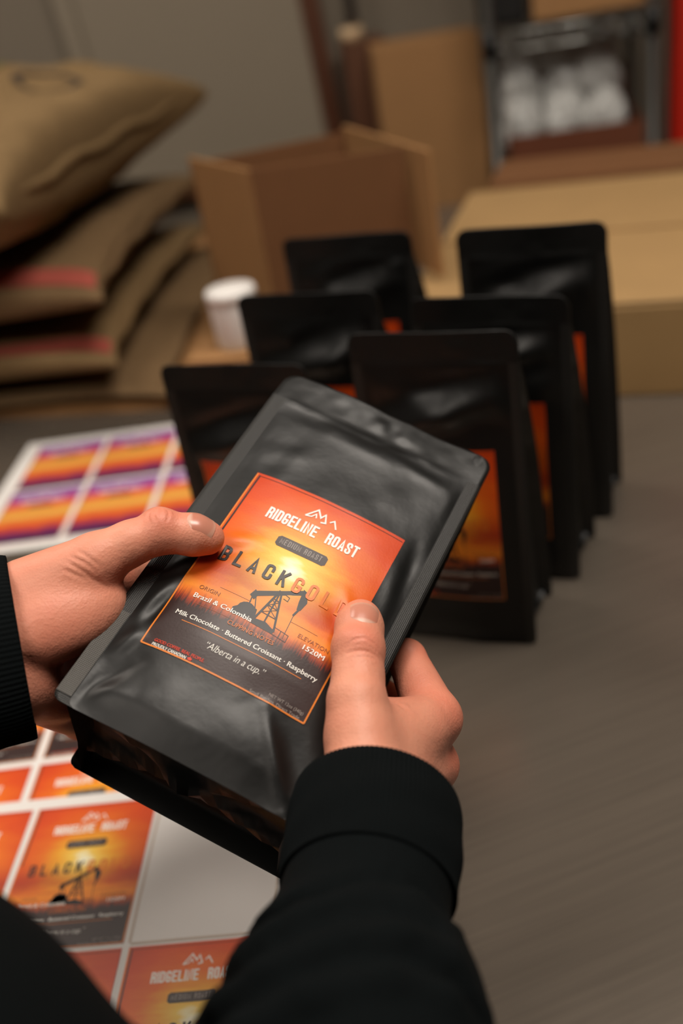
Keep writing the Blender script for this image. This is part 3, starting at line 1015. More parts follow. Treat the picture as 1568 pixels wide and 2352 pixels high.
def carton(name, label, base, rz, w, d, h, m, seam=True, cat='carton', group=None, gap=0.004):
    """closed carton: front-left bottom corner at base, w right, d back, h up; two top flaps meet at a taped seam"""
    r = empty(name, base, rz)
    tag(r, label, cat, group)
    bm = bmesh.new()
    bm_box(bm, (0, 0, 0), (w, d, h - 0.005), 0.003, 2)
    from_bm('body', bm, m, r)
    for a, b in ((0.0, d / 2 - gap / 2), (d / 2 + gap / 2, d)):
        bm = bmesh.new()
        bm_box(bm, (0.001, a + .001, h - 0.005), (w - .001, b - .0005, h), 0.0012, 1)
        from_bm('top_flap', bm, m, r)
    if seam:
        bm = bmesh.new()
        bm_box(bm, (w - 0.001, d / 2 - 0.024, h * .55), (w + 0.0004, d / 2 + 0.024, h + 0.0004))
        from_bm('tape', bm, M_tape, r)
    return r


# long flat carton: front-left corner is 0.268 left of the measured front edge point
fx, fy = 0.35517 - 0.270 * math.cos(CY), 0.98334 - 0.270 * math.sin(CY)
fc = carton('flat_carton', 'long flat kraft carton closed flat behind the right row of coffee bags', (fx, fy, 0.9), CY, 0.80, 0.545, 0.109, M_kraft_p, gap=0.012)
o2 = Vector((fx, fy)) + Vector((-math.sin(CY), math.cos(CY))) * 0.552 + Vector((math.cos(CY), math.sin(CY))) * 0.03
carton('flat_carton', 'brown flat carton directly behind the long pale carton, below the wire rack', (o2.x, o2.y, 0.9), CY, 0.72, 0.16, 0.117, M_kraft_d)

# open carton with upright panels
oc = empty('open_carton', (-0.0358, 1.2394, 0.9))
tag(oc, 'open kraft carton with raised panels behind the bags and beside the sacks', 'carton')
A2, B2, C2, D2, E2 = (0, 0), (0.183, -0.028), (-0.082, 0.172), (0.208, -0.076), (0.136, 0.200)


def panel(name, p0, p1, z0, z1, m, side=1, par=oc):
    bm = bmesh.new(); bm_panel(bm, p0, p1, z0, z1, 0.005, side)
    return from_bm(name, bm, m, par)


panel('front_panel', A2, B2, 0, 0.263, M_kraft_d)  # same card as the sides; its shade is put into the darker colour
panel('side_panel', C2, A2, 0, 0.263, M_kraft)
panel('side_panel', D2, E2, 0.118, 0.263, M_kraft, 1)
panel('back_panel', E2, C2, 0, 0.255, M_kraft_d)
bm = bmesh.new()
vs = [bm.verts.new((p[0], p[1], 0.002)) for p in (A2, B2, E2, C2)] + [bm.verts.new((p[0], p[1], 0.006)) for p in (A2, B2, E2, C2)]
for f in ((3, 2, 1, 0), (4, 5, 6, 7), (0, 1, 5, 4), (1, 2, 6, 5), (2, 3, 7, 6), (3, 0, 4, 7)): bm.faces.new([vs[i] for i in f])
from_bm('bottom_panel', bm, M_kraft_d, oc)

# short carton with the white tub on it, beside the open carton
carton('small_carton', 'small kraft carton under the white tub, beside the burlap sacks', (-0.150, 1.120, 0.9), math.radians(-14), 0.105, 0.075, 0.085, M_kraft, seam=False)
tub = empty('tub', (-0.082, 1.150, 0.985))
tag(tub, 'white plastic tub standing on the small carton behind the bags', 'tub')
bm = bmesh.new()
prof = [(0.0, 0), (.026, 0), (.0275, .003), (.0285, .05), (.0285, .058), (0, .058)]


def lathe(bm, prof, seg=28):
    rings = []
    for r, z in prof:
        rings.append([bm.verts.new((0, 0, z))] if r == 0 else [bm.verts.new((r * math.cos(2 * PI * k / seg), r * math.sin(2 * PI * k / seg), z)) for k in range(seg)])
    for a, b in zip(rings[:-1], rings[1:]):
        for k in range(seg):
            q = (k + 1) % seg
            if len(a) == 1: bm.faces.new((a[0], b[q], b[k]))
            elif len(b) == 1: bm.faces.new((a[k], a[q], b[0]))
            else: bm.faces.new((a[k], a[q], b[q], b[k]))


lathe(bm, prof)
from_bm('body', bm, M_white_pl, tub, True)
bm = bmesh.new()
lathe(bm, [(0, .056), (.030, .056), (.030, .066), (.028, .069), (0, .070)])
from_bm('lid', bm, M_white_pl, tub, True)

# ------------------------------------------------------------------ burlap sacks
def sack(label, center, rz, hx, hy, hz, seed, m=M_burlap, stripes=(), ears=True, tilt=(0, 0), sag=0.0):
    r = empty('burlap_sack', center, rz)
    r.rotation_euler = (tilt[0], tilt[1], rz)
    tag(r, label, 'sack', 'burlap sacks in the stack')
    nu, nv = 56, 40
    V, F = [], []

    def pos(u, v, s):
        # pillow: u, v in -1..1, s = side
        e = (1 - abs(u) ** 3.2) * (1 - abs(v) ** 3.2)
        pin = 1 + 0.07 * (abs(u) ** 6) * (abs(v) ** 6) - 0.05 * (1 - abs(v) ** 2) * abs(u) ** 8 - 0.05 * (1 - abs(u) ** 2) * abs(v) ** 8
        z = s * hz * max(e, 0) ** 0.30
        nn = float(vnoise(np.array([u * 40 + 50]), np.array([v * 40 + 50]), seed + (0 if s > 0 else 4), 16)[0]) * 0.09 * hz * 2
        n2 = float(vnoise(np.array([u * 40 + 50]), np.array([v * 40 + 50]), seed + 9, 5)[0]) * 0.03 * hz * 2
        z = z + (nn + n2) * min(1, e * 3)
        x = u * hx * pin; y = v * hy * pin
        z -= sag * (abs(u) ** 2.5)
        if s < 0: z = max(z, -hz)
        return (x, y, z)
    for s in (1, -1):
        for j in range(nv + 1):
            for i in range(nu + 1):
                uu = math.sin((i / nu - .5) * PI); vv = math.sin((j / nv - .5) * PI)
                V.append(pos(uu, vv, s))
    n1 = (nu + 1) * (nv + 1)
    mats = [m]
    idx = []
    for s in (0, 1):
        for j in range(nv):
            for i in range(nu):
                a = s * n1 + j * (nu + 1) + i
                f = (a, a + 1, a + nu + 2, a + nu + 1)
                F.append(f if s == 0 else f[::-1])
    o = link_mesh('cloth', V, F, m, r)
    bm = bmesh.new(); bm.from_mesh(o.data)
    bmesh.ops.remove_doubles(bm, verts=bm.verts, dist=0.0004)
    bm.to_mesh(o.data); bm.free()
    o.data.polygons.foreach_set('use_smooth', [True] * len(o.data.polygons))
    # sewn end seam: a flat fringe of cloth along the right and left ends
    for sx in (1, -1):
        bm = bmesh.new()
        pts = [(sx * (hx * (1.0 - 0.05 * (1 - (t * 2 - 1) ** 2)) + .0), (t * 2 - 1) * hy * 0.97, -sag * 0.95 + 0.004 * math.sin(t * 23)) for t in np.linspace(0, 1, 15)]
        bm_tube(bm, pts, 0.007, 8)
        from_bm('end_seam', bm, m, r, True)
    # woven stripes: thin bands of dyed yarn following the upper face
    for (u0, u1, sm, along) in stripes:
        nv2 = 40
        vv_, ff = [], []
        for k in range(nv2 + 1):
            q = math.sin((k / nv2 - .5) * PI) * 0.985
            for a in np.linspace(u0, u1, 4):
                p = pos(q, a, 1) if along == 'x' else pos(a, q, 1)
                vv_.append((p[0], p[1], p[2] + 0.002))
        for k in range(nv2):
            for a in range(3):
                b = k * 4 + a
                ff.append((b, b + 1, b + 5, b + 4) if along != 'x' else (b + 1, b, b + 4, b + 5))
        link_mesh('woven_stripe', vv_, ff, sm, r)
    return r, pos


slip = empty('cardboard_sheet', (-0.2245, 1.203, 0.9), math.radians(-18))
tag(slip, 'flat cardboard sheet lying under the stack of burlap sacks', 'cardboard')
bm = bmesh.new(); bm_box(bm, (-0.85, 0, 0.0003), (0.03, 0.85, 0.0040)); from_bm('liner', bm, M_kraft, slip)
bm = bmesh.new(); bm_box(bm, (-0.845, 0.004, 0.0041), (0.026, 0.845, 0.010)); from_bm('top_liner', bm, M_kraft, slip)

RZ = math.radians(-9)
sack('thin flattened burlap sack at the bottom of the stack', (-0.475, 1.600, 0.9225), RZ, 0.335, 0.345, 0.011, 11, M_burlap2)
sack('burlap sack lying directly on the flattened bottom sack', (-0.540, 1.575, 0.973), RZ, 0.335, 0.315, 0.033, 12, M_burlap, stripes=((-0.96, -0.86, M_red_stripe, 'x'),))
sack('burlap sack with pink stripe, directly under the plump top sack', (-0.545, 1.580, 1.056), RZ, 0.345, 0.320, 0.040, 13, M_burlap2, stripes=((-0.96, -0.84, M_red_stripe, 'x'),))
top, tpos = sack('plump burlap sack on top of the stack, with printed ring mark', (-0.545, 1.590, 1.200), math.radians(-14), 0.335, 0.38, 0.090, 14, M_burlap, tilt=(0, math.radians(2)), stripes=((0.30, 0.33, M_green_stripe, 'y'), (-0.14, -0.10, M_green_stripe, 'y')))
# printed ring mark on the top sack
V, F = [], []
for k in range(33):
    a = 2 * PI * k / 32
    for rr in (0.052, 0.040):
        u = 0.60 + rr * math.cos(a) / 0.335; v = 0.32 + rr * math.sin(a) / 0.40
        p = tpos(u, v, 1); V.append((p[0], p[1], p[2] + 0.002))
for k in range(32): F.append((2 * k + 1, 2 * k, 2 * k + 2, 2 * k + 3))
link_mesh('printed_ring', V, F, M_ink, top)
V, F = [], []
for j in range(5):
    for i in range(5):
        p = tpos(0.32 + i * 0.04, -0.52 + j * 0.06, 1); V.append((p[0], p[1], p[2] + 0.003))
for j in range(4):
    for i in range(4): F.append((j * 5 + i, j * 5 + i + 1, j * 5 + i + 6, j * 5 + i + 5))
link_mesh('paper_tag', V, F, M_paper, top)

# ------------------------------------------------------------------ framed board on the back wall
br = empty('framed_board', (0.130, 2.70, 0.895))
br.rotation_euler = (0, math.radians(-3), 0)
tag(br, 'large pale grey board in a dark wooden frame on the back wall', 'board')
W_, H_ = 0.52, 0.95
box_obj('board_face', (-W_, 0.012, 0.03), (0.01, 0.03, H_), M_board, br)
box_obj('frame_rail', (0.010, 0, 0), (0.058, 0.04, H_ + .05), M_wood, br, 0.003)
box_obj('frame_rail', (-W_ - .045, 0, 0), (-W_, 0.04, H_ + .05), M_board, br, 0.003)
box_obj('frame_rail', (-W_, 0, -0.015), (0.010, 0.04, 0.03), M_wood, br, 0.003)
box_obj('frame_rail', (-W_, 0, H_), (0.010, 0.04, H_ + .05), M_wood, br, 0.003)

# ------------------------------------------------------------------ tall cartons by the wall
carton('tall_carton', 'tall brown carton standing between the framed board and the wire rack', (0.245, 2.36, 0.0), math.radians(-3), 0.235, 0.155, 1.165, M_kraft, gap=.006)
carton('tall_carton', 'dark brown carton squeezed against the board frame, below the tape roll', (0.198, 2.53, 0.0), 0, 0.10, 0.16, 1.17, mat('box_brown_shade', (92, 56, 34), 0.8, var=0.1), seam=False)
tr = empty('tape_roll', (0.225, 2.585, 1.17))
tag(tr, 'pale tape roll lying on the dark brown carton', 'tape roll')
bm = bmesh.new()
for k in range(32):
    pass
prof = [(.014, 0), (.027, 0), (.027, .03), (.014, .03), (.014, 0)]
seg = 28
rings = [[bm.verts.new((r * math.cos(2 * PI * k / seg), r * math.sin(2 * PI * k / seg), z)) for k in range(seg)] for r, z in prof[:-1]]
for a in range(4):
    for k in range(seg):
        q = (k + 1) % seg
        bm.faces.new((rings[a][k], rings[a][q], rings[(a + 1) % 4][q], rings[(a + 1) % 4][k]))
from_bm('roll', bm, mat('masking_tape', (206, 176, 138), 0.6), tr, True)
bm = bmesh.new()
for r, z in (): pass
rings = [[bm.verts.new((r * math.cos(2 * PI * k / seg), r * math.sin(2 * PI * k / seg), z)) for k in range(seg)] for r, z in ((.012, 0), (.0139, 0), (.0139, .03), (.012, .03))]
for a in range(4):
    for k in range(seg):
        q = (k + 1) % seg
        bm.faces.new((rings[a][k], rings[a][q], rings[(a + 1) % 4][q], rings[(a + 1) % 4][k]))
from_bm('core', bm, M_kraft_d, tr, True)

pole = empty('wall_pipe', (0.244, 2.70, 0))
tag(pole, 'thin grey pipe running up the wall beside the board frame', 'pipe')
bm = bmesh.new(); bm_tube(bm, [(0, 0, 1.0), (0, 0, 2.99)], 0.013, 14); from_bm('pipe', bm, M_grey_metal, pole, True)
for z in (1.15, 2.2):
    box_obj('pipe_clip', (-0.022, 0.004, z), (0.022, 0.045, z + 0.02), M_grey_metal, pole, 0.002)
box_obj('pipe_foot', (-0.03, -0.02, 0.0), (0.03, 0.03, 1.0), M_grey_metal, pole, 0.004)

# ------------------------------------------------------------------ wire rack with its load
RK = math.radians(-12)
rack = empty('wire_rack', (0.458, 2.200, 0), RK)
tag(rack, 'chrome wire rack by the back wall holding a carton of plastic bags', 'rack')
RW, RD = 0.33, 0.36
for x, y in ((0.010, 0), (RW, 0), (0.010, RD), (RW, RD)):
    bm = bmesh.new()
    bm_tube(bm, [(x, y, 0.0), (x, y, 0.03), (x, y, 0.031), (x, y, 1.72)], [0.018, 0.018, 0.0125, 0.0125], 14)
    from_bm('post', bm, M_chrome, rack, True)
for z in (0.30, 0.86, 1.165, 1.66):
    bm = bmesh.new()
    for yy in (0, RD):
        for dz in (0, -0.034):
            bm_tube(bm, [(0.010, yy, z + dz), (RW, yy, z + dz)], 0.004, 8)
        n = 16
        pts = [(0.010 + (RW - .01) * k / n, yy, z - (0.034 if k % 2 else 0)) for k in range(n + 1)]
        bm_tube(bm, pts, 0.0022, 6)
    for xx in (0.010, RW):
        for dz in (0, -0.034):
            bm_tube(bm, [(xx, 0, z + dz), (xx, RD, z + dz)], 0.004, 8)
    for k in range(1, 22):
        xx = 0.010 + (RW - .01) * k / 22
        bm_tube(bm, [(xx, 0, z + 0.004), (xx, RD, z + 0.004)], 0.002, 6)
    from_bm('wire_shelf', bm, M_chrome, rack, True)
    for x, y in ((0.010, 0), (RW, 0), (0.010, RD), (RW, RD)):
        bm = bmesh.new()
        bm_tube(bm, [(x, y, z - 0.04), (x, y, z + 0.008)], [0.0165, 0.0150], 14)
        from_bm('collar', bm, M_black_pl, rack, True)


def on_rack(x, y, z):
    return (0.458 + x * math.cos(RK) - y * math.sin(RK), 2.200 + x * math.sin(RK) + y * math.cos(RK), z)


bx = empty('open_box', on_rack(0.034, 0.012, 0.8665), RK)
tag(bx, 'low dark brown box on the rack shelf, holding crumpled plastic bags', 'box')
M_box_d = mat('box_dark_brown', (104, 54, 28), 0.8, var=0.1)
for a, b, nm in (((0, 0, 0), (.28, .006, .095), 'front_panel'), ((0, .30, 0), (.28, .306, .17), 'back_panel'), ((0, .006, 0), (.006, .30, .095), 'side_panel'), ((.274, .006, 0), (.28, .30, .095), 'side_panel'), ((.006, .006, 0), (.274, .30, .006), 'bottom_panel')):
    box_obj(nm, a, b, M_box_d, bx)
rb = random.Random(5)
for k in range(9):
    cx = 0.05 + (k % 3) * 0.092 + rb.uniform(-.01, .01); cy = 0.06 + (k // 3) * 0.090; cz = 0.885 + 0.065 + rb.uniform(0, .03) + (k // 3) * 0.055
    rx, ry, rz_ = rb.uniform(.040, .045), rb.uniform(.038, .042), rb.uniform(.050, .060)
    bm = bmesh.new()
    bmesh.ops.create_icosphere(bm, subdivisions=4, radius=1.0)
    sd = rb.randint(0, 999)
    for v in bm.verts:
        p = v.co
        n1 = float(vnoise(np.array([p.x * 10 + p.z * 7]), np.array([p.y * 10 + 3 * p.z]), sd, 6)[0]); n2 = float(vnoise(np.array([p.x * 10 - p.z * 5]), np.array([p.y * 10 + 8 * p.z]), sd + 1, 2.4)[0])
        s = 1 + 0.20 * n1 + 0.16 * abs(n2)
        v.co = Vector((p.x * rx * s, p.y * ry * s, p.z * rz_ * s))
    o = from_bm('plastic_bag', bm, M_clear, None, False)
    o.location = on_rack(0.034 + cx - .02, 0.03 + cy - .02, cz)
    tag(o, 'crumpled clear plastic bag in the dark brown box on the wire rack', 'plastic bag', 'crumpled plastic bags in the rack box')
carton('carton', 'light brown carton on the upper rack shelf, right of the black case', on_rack(0.100, 0.03, 1.176), RK, 0.24, 0.28, 0.20, M_kraft, seam=False)
bc = empty('case', on_rack(-0.012, 0.03, 1.176), RK)
tag(bc, 'black plastic case at the left end of the upper rack shelf', 'case')
box_obj('body', (0, 0, 0), (0.10, 0.24, 0.10), M_black_pl, bc, 0.012)
box_obj('lid', (-.003, -.003, 0.10), (0.103, 0.243, 0.125), M_black_pl, bc, 0.008)
box_obj('latch', (0.04, -.009, 0.085), (0.06, -.003, 0.112), M_black_pl, bc, 0.002)

rp = empty('red_upright', (0.853, 2.20, 0), math.radians(-8))
tag(rp, 'red painted steel upright at the right edge beyond the rack', 'upright')
bm = bmesh.new()
bm_box(bm, (0, 0, 0.006), (0.075, 0.07, 2.4), 0.004, 2)
from_bm('post', bm, M_red_paint, rp)
box_obj('base_plate', (-.02, -.02, 0), (0.095, 0.09, 0.006), M_red_paint, rp)

# ------------------------------------------------------------------ person: skin surface grown from a distance field, then clothing
def smin(a, b, k):
    h = np.clip(0.5 + 0.5 * (b - a) / k, 0, 1)
    return b * (1 - h) + a * h - k * h * (1 - h)


def d_cone(P, a, b, ra, rb):
    """round cone from a (radius ra) to b (radius rb)"""
    a = np.asarray(a, np.float32); b = np.asarray(b, np.float32)
    ba = b - a; l2 = float(ba @ ba); rr = ra - rb; a2 = l2 - rr * rr; il2 = 1 / l2
    pa = P - a; y = pa @ ba; z = y - l2
    x2 = ((pa * l2 - y[:, None] * ba) ** 2).sum(1); y2 = y * y * l2; z2 = z * z * l2
    k = np.sign(rr) * rr * rr * x2
    d = (np.sqrt(x2 * a2 * il2) + y * rr) * il2 - ra
    m1 = np.sign(z) * a2 * z2 > k; m2 = (np.sign(y) * a2 * y2 < k) & ~m1
    d = np.where(m1, np.sqrt(x2 + z2) * il2 - rb, d)
    return np.where(m2, np.sqrt(x2 + y2) * il2 - ra, d)


def d_ell(P, c, ax, r):
    """ellipsoid: centre c, rows of ax = axes, radii r"""
    q = (P - np.asarray(c, np.float32)) @ np.asarray(ax, np.float32).T
    r = np.asarray(r, np.float32)
    k0 = np.sqrt(((q / r) ** 2).sum(1)); k1 = np.sqrt(((q / (r * r)) ** 2).sum(1)) + 1e-9
    return k0 * (k0 - 1) / k1


def field(prims):
    def f(P):
        P = P.astype(np.float32)
        d = None
        for p in prims:
            if p[0] == 'c': e = d_cone(P, p[1], p[2], p[3], p[4]); k = p[5]
            elif p[0] == 'e': e = d_ell(P, p[1], p[2], p[3]); k = p[4]
            elif p[0] == 'g':     # groove: thin capsule cut softly out of the surface
                e = d_cone(P, p[1], p[2], p[3], p[3]); k = p[4]
                d = -smin(-d, e, k); continue
            d = e if d is None else smin(d, e, k)
        return d
    return f


def iso_mesh(f, lo, hi, h, cut=None):
    lo = np.array(lo, float); hi = np.array(hi, float)
    B = 12
    nb = np.ceil((hi - lo) / (h * B)).astype(int)
    n = nb * B + 1
    D = np.full(n, 1e3, np.float32)
    bc = np.stack(np.meshgrid(*[np.arange(k) for k in nb], indexing='ij'), -1).reshape(-1, 3)
    cen = lo + (bc + 0.5) * B * h
    dc = f(cen)
    rad = B * h * 0.87 * 1.25 + 0.2 * h
    act = bc[np.abs(dc) < rad + 6 * h]
    ins = bc[dc <= -(rad + 6 * h)]
    for b in ins: D[b[0] * B:b[0] * B + B + 1, b[1] * B:b[1] * B + B + 1, b[2] * B:b[2] * B + B + 1] = -1e3
    loc = np.stack(np.meshgrid(*[np.arange(B + 1)] * 3, indexing='ij'), -1).reshape(-1, 3)
    step = 160
    for s in range(0, len(act), step):
        bb = act[s:s + step]
        G = bb[:, None, :] * B + loc[None]
        P = lo + G.reshape(-1, 3) * h
        v = f(P)
        g = G.reshape(-1, 3)
        D[g[:, 0], g[:, 1], g[:, 2]] = v
    S = D < 0
    C = np.zeros(n - 1, np.uint8)
    for dx in (0, 1):
        for dy in (0, 1):
            for dz in (0, 1):
                C += S[dx:n[0] - 1 + dx, dy:n[1] - 1 + dy, dz:n[2] - 1 + dz]
    A = (C > 0) & (C < 8)
    cells = np.argwhere(A)
    idx = np.full(n - 1, -1, np.int32)
    idx[A] = np.arange(len(cells))
    corners = np.array([(a, b, c) for a in (0, 1) for b in (0, 1) for c in (0, 1)])
    cv = np.stack([D[cells[:, 0] + c[0], cells[:, 1] + c[1], cells[:, 2] + c[2]] for c in corners], 1)
    acc = np.zeros((len(cells), 3)); cnt = np.zeros(len(cells))
    for i in range(8):
        for j in range(i + 1, 8):
            if np.abs(corners[i] - corners[j]).sum() != 1: continue
            m = (cv[:, i] < 0) != (cv[:, j] < 0)
            t = cv[:, i] / (cv[:, i] - cv[:, j] + 1e-12)
            p = corners[i] + t[:, None] * (corners[j] - corners[i])
            acc[m] += p[m]; cnt[m] += 1
    V = lo + (cells + acc / cnt[:, None]) * h
    F = []
    for ax in range(3):
        o = [0, 0, 0]; o[ax] = 1
        S0 = S[:n[0] - o[0], :n[1] - o[1], :n[2] - o[2]]; S1 = S[o[0]:, o[1]:, o[2]:]
        e = np.argwhere(S0 != S1)
        u, w = [(1, 2), (2, 0), (0, 1)][ax]
        e = e[(e[:, u] > 0) & (e[:, w] > 0) & (e[:, u] < n[u] - 1) & (e[:, w] < n[w] - 1)]
        inside = S[e[:, 0], e[:, 1], e[:, 2]]
        q = []
        for du, dw in ((-1, -1), (0, -1), (0, 0), (-1, 0)):
            c = e.copy(); c[:, u] += du; c[:, w] += dw
            q.append(idx[c[:, 0], c[:, 1], c[:, 2]])
        q = np.stack(q, 1)
        q[~inside] = q[~inside][:, ::-1]
        F.append(q)
    F = np.concatenate(F)
    F = F[(F >= 0).all(1)]
    # settle on the surface
    for _ in range(2):
        g = grad(f, V, h * 0.5)
        d = f(V)
        V = V - np.clip(d, -h, h)[:, None] * g
    return V, F


def grad(f, V, e):
    g = np.stack([f(V + np.eye(3)[i] * e) - f(V - np.eye(3)[i] * e) for i in range(3)], 1).astype(float)
    return g / (np.linalg.norm(g, axis=1)[:, None] + 1e-12)


def np_mesh(name, V, F, m, parent=None):
    me = bpy.data.meshes.new(name)
    me.vertices.add(len(V)); me.vertices.foreach_set('co', np.asarray(V, np.float32).ravel())
    me.loops.add(F.size); me.loops.foreach_set('vertex_index', F.astype(np.int32).ravel())
    me.polygons.add(len(F)); me.polygons.foreach_set('loop_start', np.arange(0, F.size, 4, dtype=np.int32))
    me.materials.append(m)
    me.update(calc_edges=True); me.validate()
    me.polygons.foreach_set('use_smooth', [True] * len(me.polygons))
    o = bpy.data.objects.new(name, me); COL.objects.link(o)
    if parent: o.parent = parent
    return o


def c(a, b, ra, rb, k=4.0): return ('c', a, b, ra, rb, k)


BM4 = np.array([[*r] for r in held.matrix_world])[:3]


def to_world(P):
    P = np.asarray(P, float) / 1000.0
    return P @ BM4[:, :3].T + BM4[:, 3]


# right hand, in the frame of the held bag, millimetres
R_MCP_I, R_MCP_M, R_MCP_R, R_MCP_P = (90.4, -32.9, -17.5), (99.0, -45.5, -37.0), (101.0, -51.0, -54.0), (97.0, -58.0, -66.0)
RHAND = [
    c((73, -91, 17), (R_MCP_I), 13.5, 13.2), c((82, -93, 15), R_MCP_M, 15, 12.8, 9), c((88, -94, 8), R_MCP_R, 14, 11.6, 6), c((86, -95, -1), R_MCP_P, 13, 10.6, 6),
    # thumb base, metacarpal, both phalanges
    c((71, -83, 16.5), (57.2, -59.5, 17.5), 14.5, 12.6, 7), c((57.2, -59.5, 17.5), (52.8, -48.5, 16.5), 12.6, 11.2, 3), c((52.8, -48.5, 16.5), (46.9, -35.8, 16.5), 11.2, 11.7, 3),
    c((46.9, -35.8, 16.5), (42.6, -24.5, 14.2), 11.7, 10.8, 3), c((42.6, -24.5, 14.2), (41.3, -19.6, 13.2), 10.8, 9.3, 3),
    # web between thumb and index
    c((66, -72, 12), (84, -46, -10), 15, 12.5, 7), c((58, -60, 6), (80, -44, -12), 9.5, 9.5, 6),
    # index, middle, ring, little finger closing round the back
    c(R_MCP_I, (66.5, -5.0, -27.0), 13.0, 9.6, 3.5), c((66.5, -5.0, -27.0), (60, 10, -54), 9.6, 8.6, 2), c((60, 10, -54), (44, 16, -58), 8.6, 7.6, 2),
    c(R_MCP_M, (82, -18, -64), 12.2, 9.8, 3.5), c((82, -18, -64), (62, -6, -74), 9.8, 8.8, 2), c((62, -6, -74), (43, 0, -71), 8.8, 7.8, 2),
    c(R_MCP_R, (85, -34, -80), 11.4, 9.4, 3.5), c((85, -34, -80), (65, -23, -85), 9.4, 8.5, 2), c((65, -23, -85), (46, -18, -82), 8.5, 7.6, 2),
    c(R_MCP_P, (86, -50, -91), 10.4, 8.4, 3.5), c((86, -50, -91), (70, -42, -93), 8.4, 7.6, 2), c((70, -42, -93), (55, -37, -90), 7.6, 6.8, 2),
    # wrist and forearm
    c((77, -92, 10), (96, -140, 27), 17, 20, 8), c((91, -94, 3), (99, -140, 22), 16, 20, 8),
    # thumb knuckle and skin folds
    ('e', (47.2, -36.6, 20.0), np.eye(3), (9.5, 6.0, 8.4), 4),
]
LHAND = [
    # palm: wrist to knuckles
    c((-98, -86, -16), (-84, -34, -30), 15, 11.5), c((-94, -96, -20), (-79, -56, -66), 17, 12, 7), c((-92, -104, -24), (-75, -77, -80), 17, 12, 7), c((-89, -107, -26), (-72, -88, -86), 15, 11, 7),
    c((-87, -109, -24), (-74, -94, -44), 16, 13.5, 6),
    # thenar, thumb metacarpal, phalanges
    ('e', (-84.5, -79, -3), np.array([[.55, .835, 0], [-.835, .55, 0], [0, 0, 1]]), (34, 22, 17), 7),
    c((-103, -76, -1), (-80.5, -50.5, 8.5), 15.5, 13.2, 6), c((-80.5, -50.5, 8.5), (-70.5, -37.0, 13.5), 13.2, 10.4, 3), c((-70.5, -37.0, 13.5), (-61.2, -25.8, 16.0), 10.4, 10.3, 3),
    c((-61.2, -25.8, 16.0), (-47.5, -19.0, 15.0), 10.3, 9.7, 3), c((-47.5, -19.0, 15.0), (-41.6, -16.2, 13.2), 9.7, 8.2, 3),
    c((-84, -62, -4), (-85, -38, -26), 13, 11, 7),
    # fingers round the back
    c((-84, -34, -30), (-80, -4, -52), 11.5, 9.6, 3.5), c((-80, -4, -52), (-60, 11, -62), 9.6, 8.6, 2), c((-60, 11, -62), (-42, 17, -58), 8.6, 7.6, 2),
    c((-79, -56, -66), (-71, -34, -87), 12, 9.8, 3.5), c((-71, -34, -87), (-50, -24, -83), 9.8, 8.8, 2), c((-50, -24, -83), (-31, -20, -78), 8.8, 7.8, 2),
    c((-75, -77, -80), (-63, -57, -97), 11.5, 9.4, 3.5), c((-63, -57, -97), (-43, -48, -93), 9.4, 8.5, 2), c((-43, -48, -93), (-25, -44, -88), 8.5, 7.5, 2),
    c((-72, -88, -86), (-56, -76, -99), 10.5, 8.4, 3.5), c((-56, -78, -99), (-39, -70, -96), 8.4, 7.6, 2), c((-39, -70, -96), (-25, -66, -92), 7.6, 6.8, 2),
    # wrist and forearm
    c((-104, -82, -10), (-136, -116, -8), 16, 21, 8), c((-86, -107, -20), (-120, -140, -14), 17, 21, 8),
    ('e', (-62.5, -24.0, 18.0), np.eye(3), (8, 7, 8.6), 4),
]
fR, fL = field(RHAND), field(LHAND)
VR, FR = iso_mesh(fR, (30, -140, -110), (130, 32, 60), 0.75)
VL, FL = iso_mesh(fL, (-140, -140, -118), (-16, 34, 34), 0.75)

# arms, trunk, neck and head in world metres (under the clothing, out of the frame)
E_R, E_L = (-0.045, 0.070, 1.045), (-0.385, 0.270, 1.085)
S_R, S_L = (-0.085, -0.075, 1.270), (-0.385, 0.075, 1.285)
wR, wL = tuple(to_world([(95, -122, 20)])[0]), tuple(to_world([(-118, -112, -8)])[0])
BODY = [c(wR, E_R, .021, .036, .01), c(E_R, S_R, .036, .046, .02), c(wL, E_L, .021, .036, .01), c(E_L, S_L, .036, .046, .02),
        c((-.235, .035, .78), (-.235, .010, 1.18), .125, .130, .03), c(S_R, S_L, .055, .055, .06), c((-.235, .005, 1.28), (-.235, .030, 1.42), .050, .048, .04),
        ('e', (-.233, .045, 1.505), np.eye(3), (.074, .094, .108), .03), ('e', (-.233, .100, 1.455), np.eye(3), (.045, .035, .045), .03),
        ('e', (-.226, .146, 1.492), np.eye(3), (.011, .016, .022), .012), ('e', (-.308, .035, 1.50), np.eye(3), (.010, .018, .030), .006), ('e', (-.158, .035, 1.50), np.eye(3), (.010, .018, .030), .006)]
fB = field(BODY)
VB, FB = iso_mesh(fB, (-.48, -.18, .64), (.06, .46, 1.64), 0.007)

# creases of the thumbs and palms: shallow dents along curves on the skin (bag frame mm, seen from in front of the bag)


